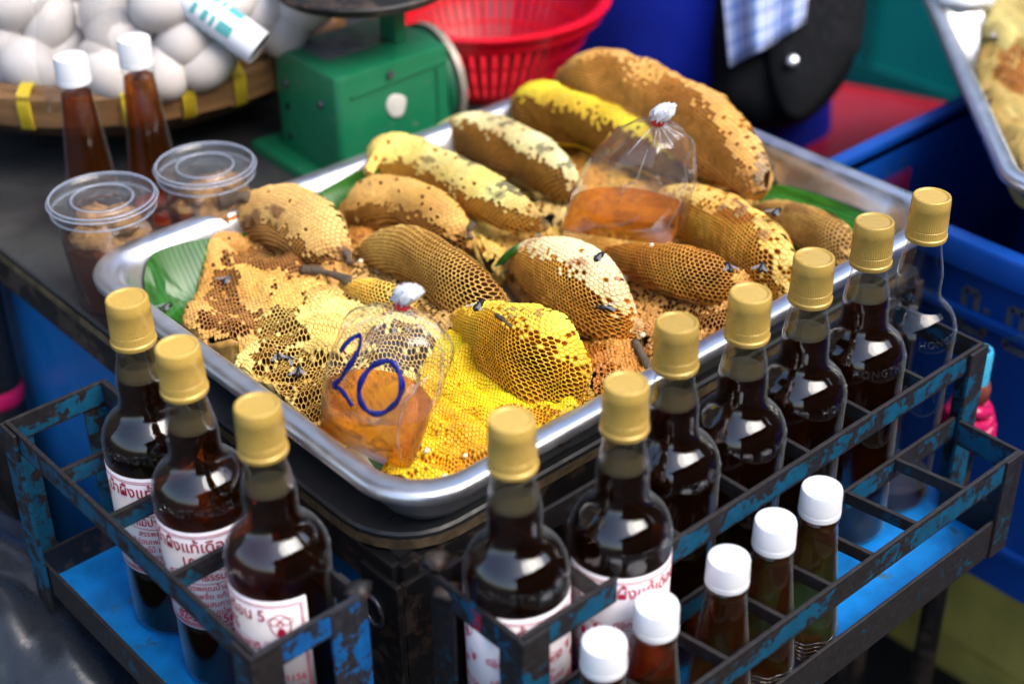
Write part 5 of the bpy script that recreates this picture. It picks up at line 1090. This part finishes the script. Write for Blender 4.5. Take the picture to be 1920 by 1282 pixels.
mb.tube([(.02, -.004, zt-.09), (.028, -.012, zt-.10), (.034, -.016, zt-.115)], [.004, .003, .001], 6); mb.build('ribbon', M['pink'], pole, True)

# black plastic heap bottom left
t = heap('black_sack', (-.17, .40, -.52), (.16, .34, .27), M['sack'], 21, .2, 90, 60, 9); tag(t, 'big crumpled black plastic sack on the ground below the left rack', 'sack')
t = heap('black_sack', (-.10, .78, -.58), (.12, .25, .25), M['sack'], 33, .16, 60, 40, 9); tag(t, 'black plastic sack farther back by the black pole', 'sack')

# ------------------------------------------------------------------ the vendor (only hips and hem are in the picture)
def vendor():
    B = np.array([.955, .655, GROUND]); toC = CAM-B; toC[2] = 0; toC /= np.linalg.norm(toC); rt = np.array([-toC[1], toC[0], 0.])   # rt: picture right -> check
    if rt@RT < 0: rt = -rt
    root = empty('person', B, label='person in a dark blue skirt and an open blue plaid shirt standing behind the tray', cat='person')
    def W(a, f, z): return tuple(rt*a+toC*f+np.array([0, 0, z]))
    J = {'pel': (W(0, 0, .86), .135), 'bel': (W(0, .01, 1.0), .13), 'che': (W(0, 0, 1.20), .14), 'nek': (W(0, -.01, 1.36), .055), 'hd0': (W(0, .01, 1.45), .075), 'hd1': (W(0, .02, 1.55), .08)}
    for s, q in ((-1, 'l'), (1, 'r')):
        J[q+'hip'] = (W(s*.095, 0, .80), .105); J[q+'kne'] = (W(s*.105, .03, .45), .065); J[q+'ank'] = (W(s*.11, 0, .08), .042); J[q+'toe'] = (W(s*.13, .13, .035), .032)
        J[q+'sho'] = (W(s*.17, 0, 1.29), .058); J[q+'elb'] = (W(s*.23, .0, 1.06), .043); J[q+'wri'] = (W(s*.14, .20, 1.10), .028); J[q+'pal'] = (W(s*.10, .25, 1.12), .030)
    names = list(J); idx = {n: i for i, n in enumerate(names)}
    E_ = [('pel', 'bel'), ('bel', 'che'), ('che', 'nek'), ('nek', 'hd0'), ('hd0', 'hd1')]
    for q in 'lr': E_ += [('pel', q+'hip'), (q+'hip', q+'kne'), (q+'kne', q+'ank'), (q+'ank', q+'toe'), ('che', q+'sho'), (q+'sho', q+'elb'), (q+'elb', q+'wri'), (q+'wri', q+'pal')]
    V = [J[n][0] for n in names]; RAD = [J[n][1] for n in names]; E2 = [(idx[a], idx[b]) for a, b in E_]
    for q, s in (('l', -1), ('r', 1)):
        for k, (da, L_) in enumerate(((-.022, .065), (-.008, .075), (.008, .07), (.022, .055))):
            b0 = np.array(J[q+'pal'][0])+rt*da; p1 = b0+toC*.012+np.array([0, 0, -L_*.5]); p2 = b0+toC*.005+np.array([0, 0, -L_])
            i = len(V); V += [tuple(b0+np.array([0, 0, -.02])), tuple(p1), tuple(p2)]; RAD += [.009, .0085, .007]; E2 += [(idx[q+'pal'], i), (i, i+1), (i+1, i+2)]
        b0 = np.array(J[q+'wri'][0])+toC*.02-rt*s*.012; i = len(V); V += [tuple(b0+np.array([0, 0, -.03])+toC*.015), tuple(b0+np.array([0, 0, -.07])+toC*.02)]; RAD += [.010, .008]; E2 += [(idx[q+'pal'], i), (i, i+1)]
    me = bpy.data.meshes.new('body'); me.from_pydata(V, E2, []); ob = bpy.data.objects.new('body', me); link(ob, root)
    sk = ob.modifiers.new('skin', 'SKIN'); sk.use_smooth_shade = True
    for i, d in enumerate(me.skin_vertices[0].data): d.radius = (RAD[i], RAD[i]); d.use_root = (i == 0)
    ob.modifiers.new('sub', 'SUBSURF').levels = 2; ob.modifiers['sub'].render_levels = 2
    dg = bpy.context.evaluated_depsgraph_get(); m2 = bpy.data.meshes.new_from_object(ob.evaluated_get(dg)); ob.modifiers.clear(); ob.data = m2
    m2.materials.clear()
    for q in ('skin', 'trousers', 'shirt', 'black'): m2.materials.append(M[q])
    for p in m2.polygons:
        c = np.array(p.center); a = c@rt; z = c[2]; p.use_smooth = True
        p.material_index = 3 if z < .07 else 1 if (z < 1.0 and abs(a) < .19) else 2 if (z < 1.35 and not (abs(a) > .16 and z < 1.08)) else 0
    R_ = []
    for z, ra, rb in ((.22, .235, .17), (.5, .225, .165), (.75, .205, .155), (.9, .185, .145), (1.0, .165, .135)):
        R_.append([np.array(W(ra*(1+.035*math.sin(9*t)*(1.05-z))*math.cos(t), rb*(1+.05*math.sin(7*t+1)*(1.05-z))*math.sin(t), z)) for t in np.linspace(0, 2*math.pi, 48, endpoint=False)])
    sk_ = MB().rings(R_, False, False).build('skirt', M['trousers'], root, True); sk_.location = (0, 0, 0)
    hd = np.array(J['hd1'][0])
    for s in (-1, 1):
        MB().lathe([(-.010, .002), (-.006, .009), (0, .0115), (.006, .009), (.010, .002)], 14, c=tuple(hd+rt*s*.03+toC*.077+np.array([0, 0, -.02])), cap0=True, cap1=True).build('eye', M['eye'], root, True)
        mb = MB(); c = hd+rt*s*.083-toC*.005+np.array([0, 0, -.03]); mb.rings([[c+toC*.016*q*math.cos(t)+np.array([0, 0, .028*q*math.sin(t)])+rt*s*d for t in np.linspace(0, 6.28, 12, endpoint=False)] for d, q in ((-.008, .7), (.004, 1), (.010, .8))]).build('ear', M['skin'], root, True)
    mb = MB(); c = hd+toC*.078+np.array([0, 0, -.035]); mb.rings([[c+np.array([0, 0, z])+rt*w*math.cos(t)+toC*d*(.4+max(0, math.sin(t))) for t in np.linspace(0, 6.28, 10, endpoint=False)] for z, w, d in ((.022, .006, .004), (0, .010, .012), (-.018, .015, .020), (-.026, .010, .008))]).build('nose', M['skin'], root, True)
    mb = MB(); c = hd+toC*.074+np.array([0, 0, -.082]); mb.tube([c+rt*a-toC*abs(a)*.5 for a in np.linspace(-.022, .022, 7)], [.002, .004, .0055, .006, .0055, .004, .002], 8).build('mouth', M['lip'], root, True)
    mb = MB(); R_ = []
    for t in np.linspace(.05, 1.75, 10):
        R_.append([hd+np.array([0, 0, .0])+.093*math.cos(t)*np.array([0, 0, 1.05])+(.094*math.sin(t))*(rt*math.cos(a)+toC*math.sin(a)*(1.0 if math.sin(a) < 0 else (.9 if t < 1.1 else .55)))-toC*.012 for a in np.linspace(0, 6.28, 26, endpoint=False)])
    mb.rings(R_).build('hair', M['hair'], root, True)
    return root, rt, toC, B
M['shirt'] = simple('dark_blue_shirt', (.006, .02, .3), .8, 0, .2, .4, 9, .3, .003); M['lip'] = simple('lip', (.30, .11, .09), .5)
person, prt, ptc, pB = vendor()
# open plaid shirt panel hanging over the hip
def sheet_obj(name, G, mat, parent, thick=.002, uvs=None):
    nu, nv = len(G), len(G[0]); V = [p for r in G for p in r]; Fq = [(i*nv+j, i*nv+j+1, (i+1)*nv+j+1, (i+1)*nv+j) for i in range(nu-1) for j in range(nv-1)]
    o = mesh_obj(name, V, Fq, mat, parent, True); uvl = o.data.uv_layers.new(name='UVMap')
    for lp in o.data.loops: i, j = divmod(lp.vertex_index, nv); uvl.data[lp.index].uv = (j/(nv-1), i/(nu-1))
    s = o.modifiers.new('s', 'SOLIDIFY'); s.thickness = thick; return o
D_SH = 1.80
cn4 = [(1325, -330), (1640, -330), (1560, 0), (1367, 126)]          # top-left, top-right, low-right, low-left corners in the photo
G = []
for i in range(22):
    u = i/21; row = []
    for j in range(26):
        v = j/25; xl = np.array(cn4[0])*(1-u)+np.array(cn4[3])*u; xr = np.array(cn4[1])*(1-u)+np.array(cn4[2])*u; q = xl*(1-v)+xr*v
        q = q+np.array([0, 10*math.sin(v*3.1)*u])
        P = ud(q[0], q[1], D_SH+.045*(v-.35)**2*4+.012*math.sin(v*17)*(.4+u)); row.append(P-pB)
    G.append(row)
sheet_obj('plaid_shirt', G, M['plaid'], person)
# black shoulder bag at the hip
hb = empty('shoulder_bag', ud(1470, 60, 1.86), label='black shoulder bag with a silver snap hanging at the hip under the plaid shirt', cat='bag')
o0 = np.array(hb.location); out = [(1335, -200), (1600, -200), (1612, -60), (1612, 70), (1585, 150), (1545, 200), (1500, 232), (1430, 238), (1370, 215), (1335, 170)]
cxy = np.mean(out, 0); L1 = []
for q, dd in ((.90, .10), (1.0, .055), (1.0, .025), (.94, .0), (.7, -.012), (.35, -.02), (.05, -.022)):
    pts = catmull(np.array(out+[out[0]], float), 5)[:-1]; L1.append([ud(cxy[0]+(x-cxy[0])*q, cxy[1]+(y-cxy[1])*q, 1.855+dd)-o0 for x, y in pts])
MB().rings(L1).build('pouch', M['black'], hb, True)
fl = [(1380, -180), (1610, -180), (1618, 60), (1590, 120), (1540, 190), (1500, 225), (1470, 215), (1445, 150), (1430, 60)]
L2 = []
for q, dd in ((1.0, .0), (1.0, -.028), (.9, -.034), (.4, -.036), (.05, -.036)):
    c2 = np.mean(fl, 0); pts = catmull(np.array(fl+[fl[0]], float), 5)[:-1]; L2.append([ud(c2[0]+(x-c2[0])*q, c2[1]+(y-c2[1])*q, 1.855+dd)-o0 for x, y in pts])
MB().rings(L2).build('flap', M['flap'] if 'flap' in M else M['black'], hb, True)
sp = ud(1486, 115, 1.812)-o0; mb = MB(); n = 16; fwd = -FW
mb.rings([[sp+fwd*h+r*(math.cos(2*math.pi*j/n)*RT+math.sin(2*math.pi*j/n)*UPV) for j in range(n)] for h, r in ((0, .0075), (.002, .0075), (.004, .005), (.0045, .001))]).build('snap', M['bolt2'] if 'bolt2' in M else M['alu'], hb, True)
mb = MB(); mb.tube([ud(1480, -150, 1.86)-o0, ud(1500, -700, 1.84)-o0, ud(1420, -1300, 1.80)-o0], .012, 8); mb.build('strap', M['black'], hb, True)
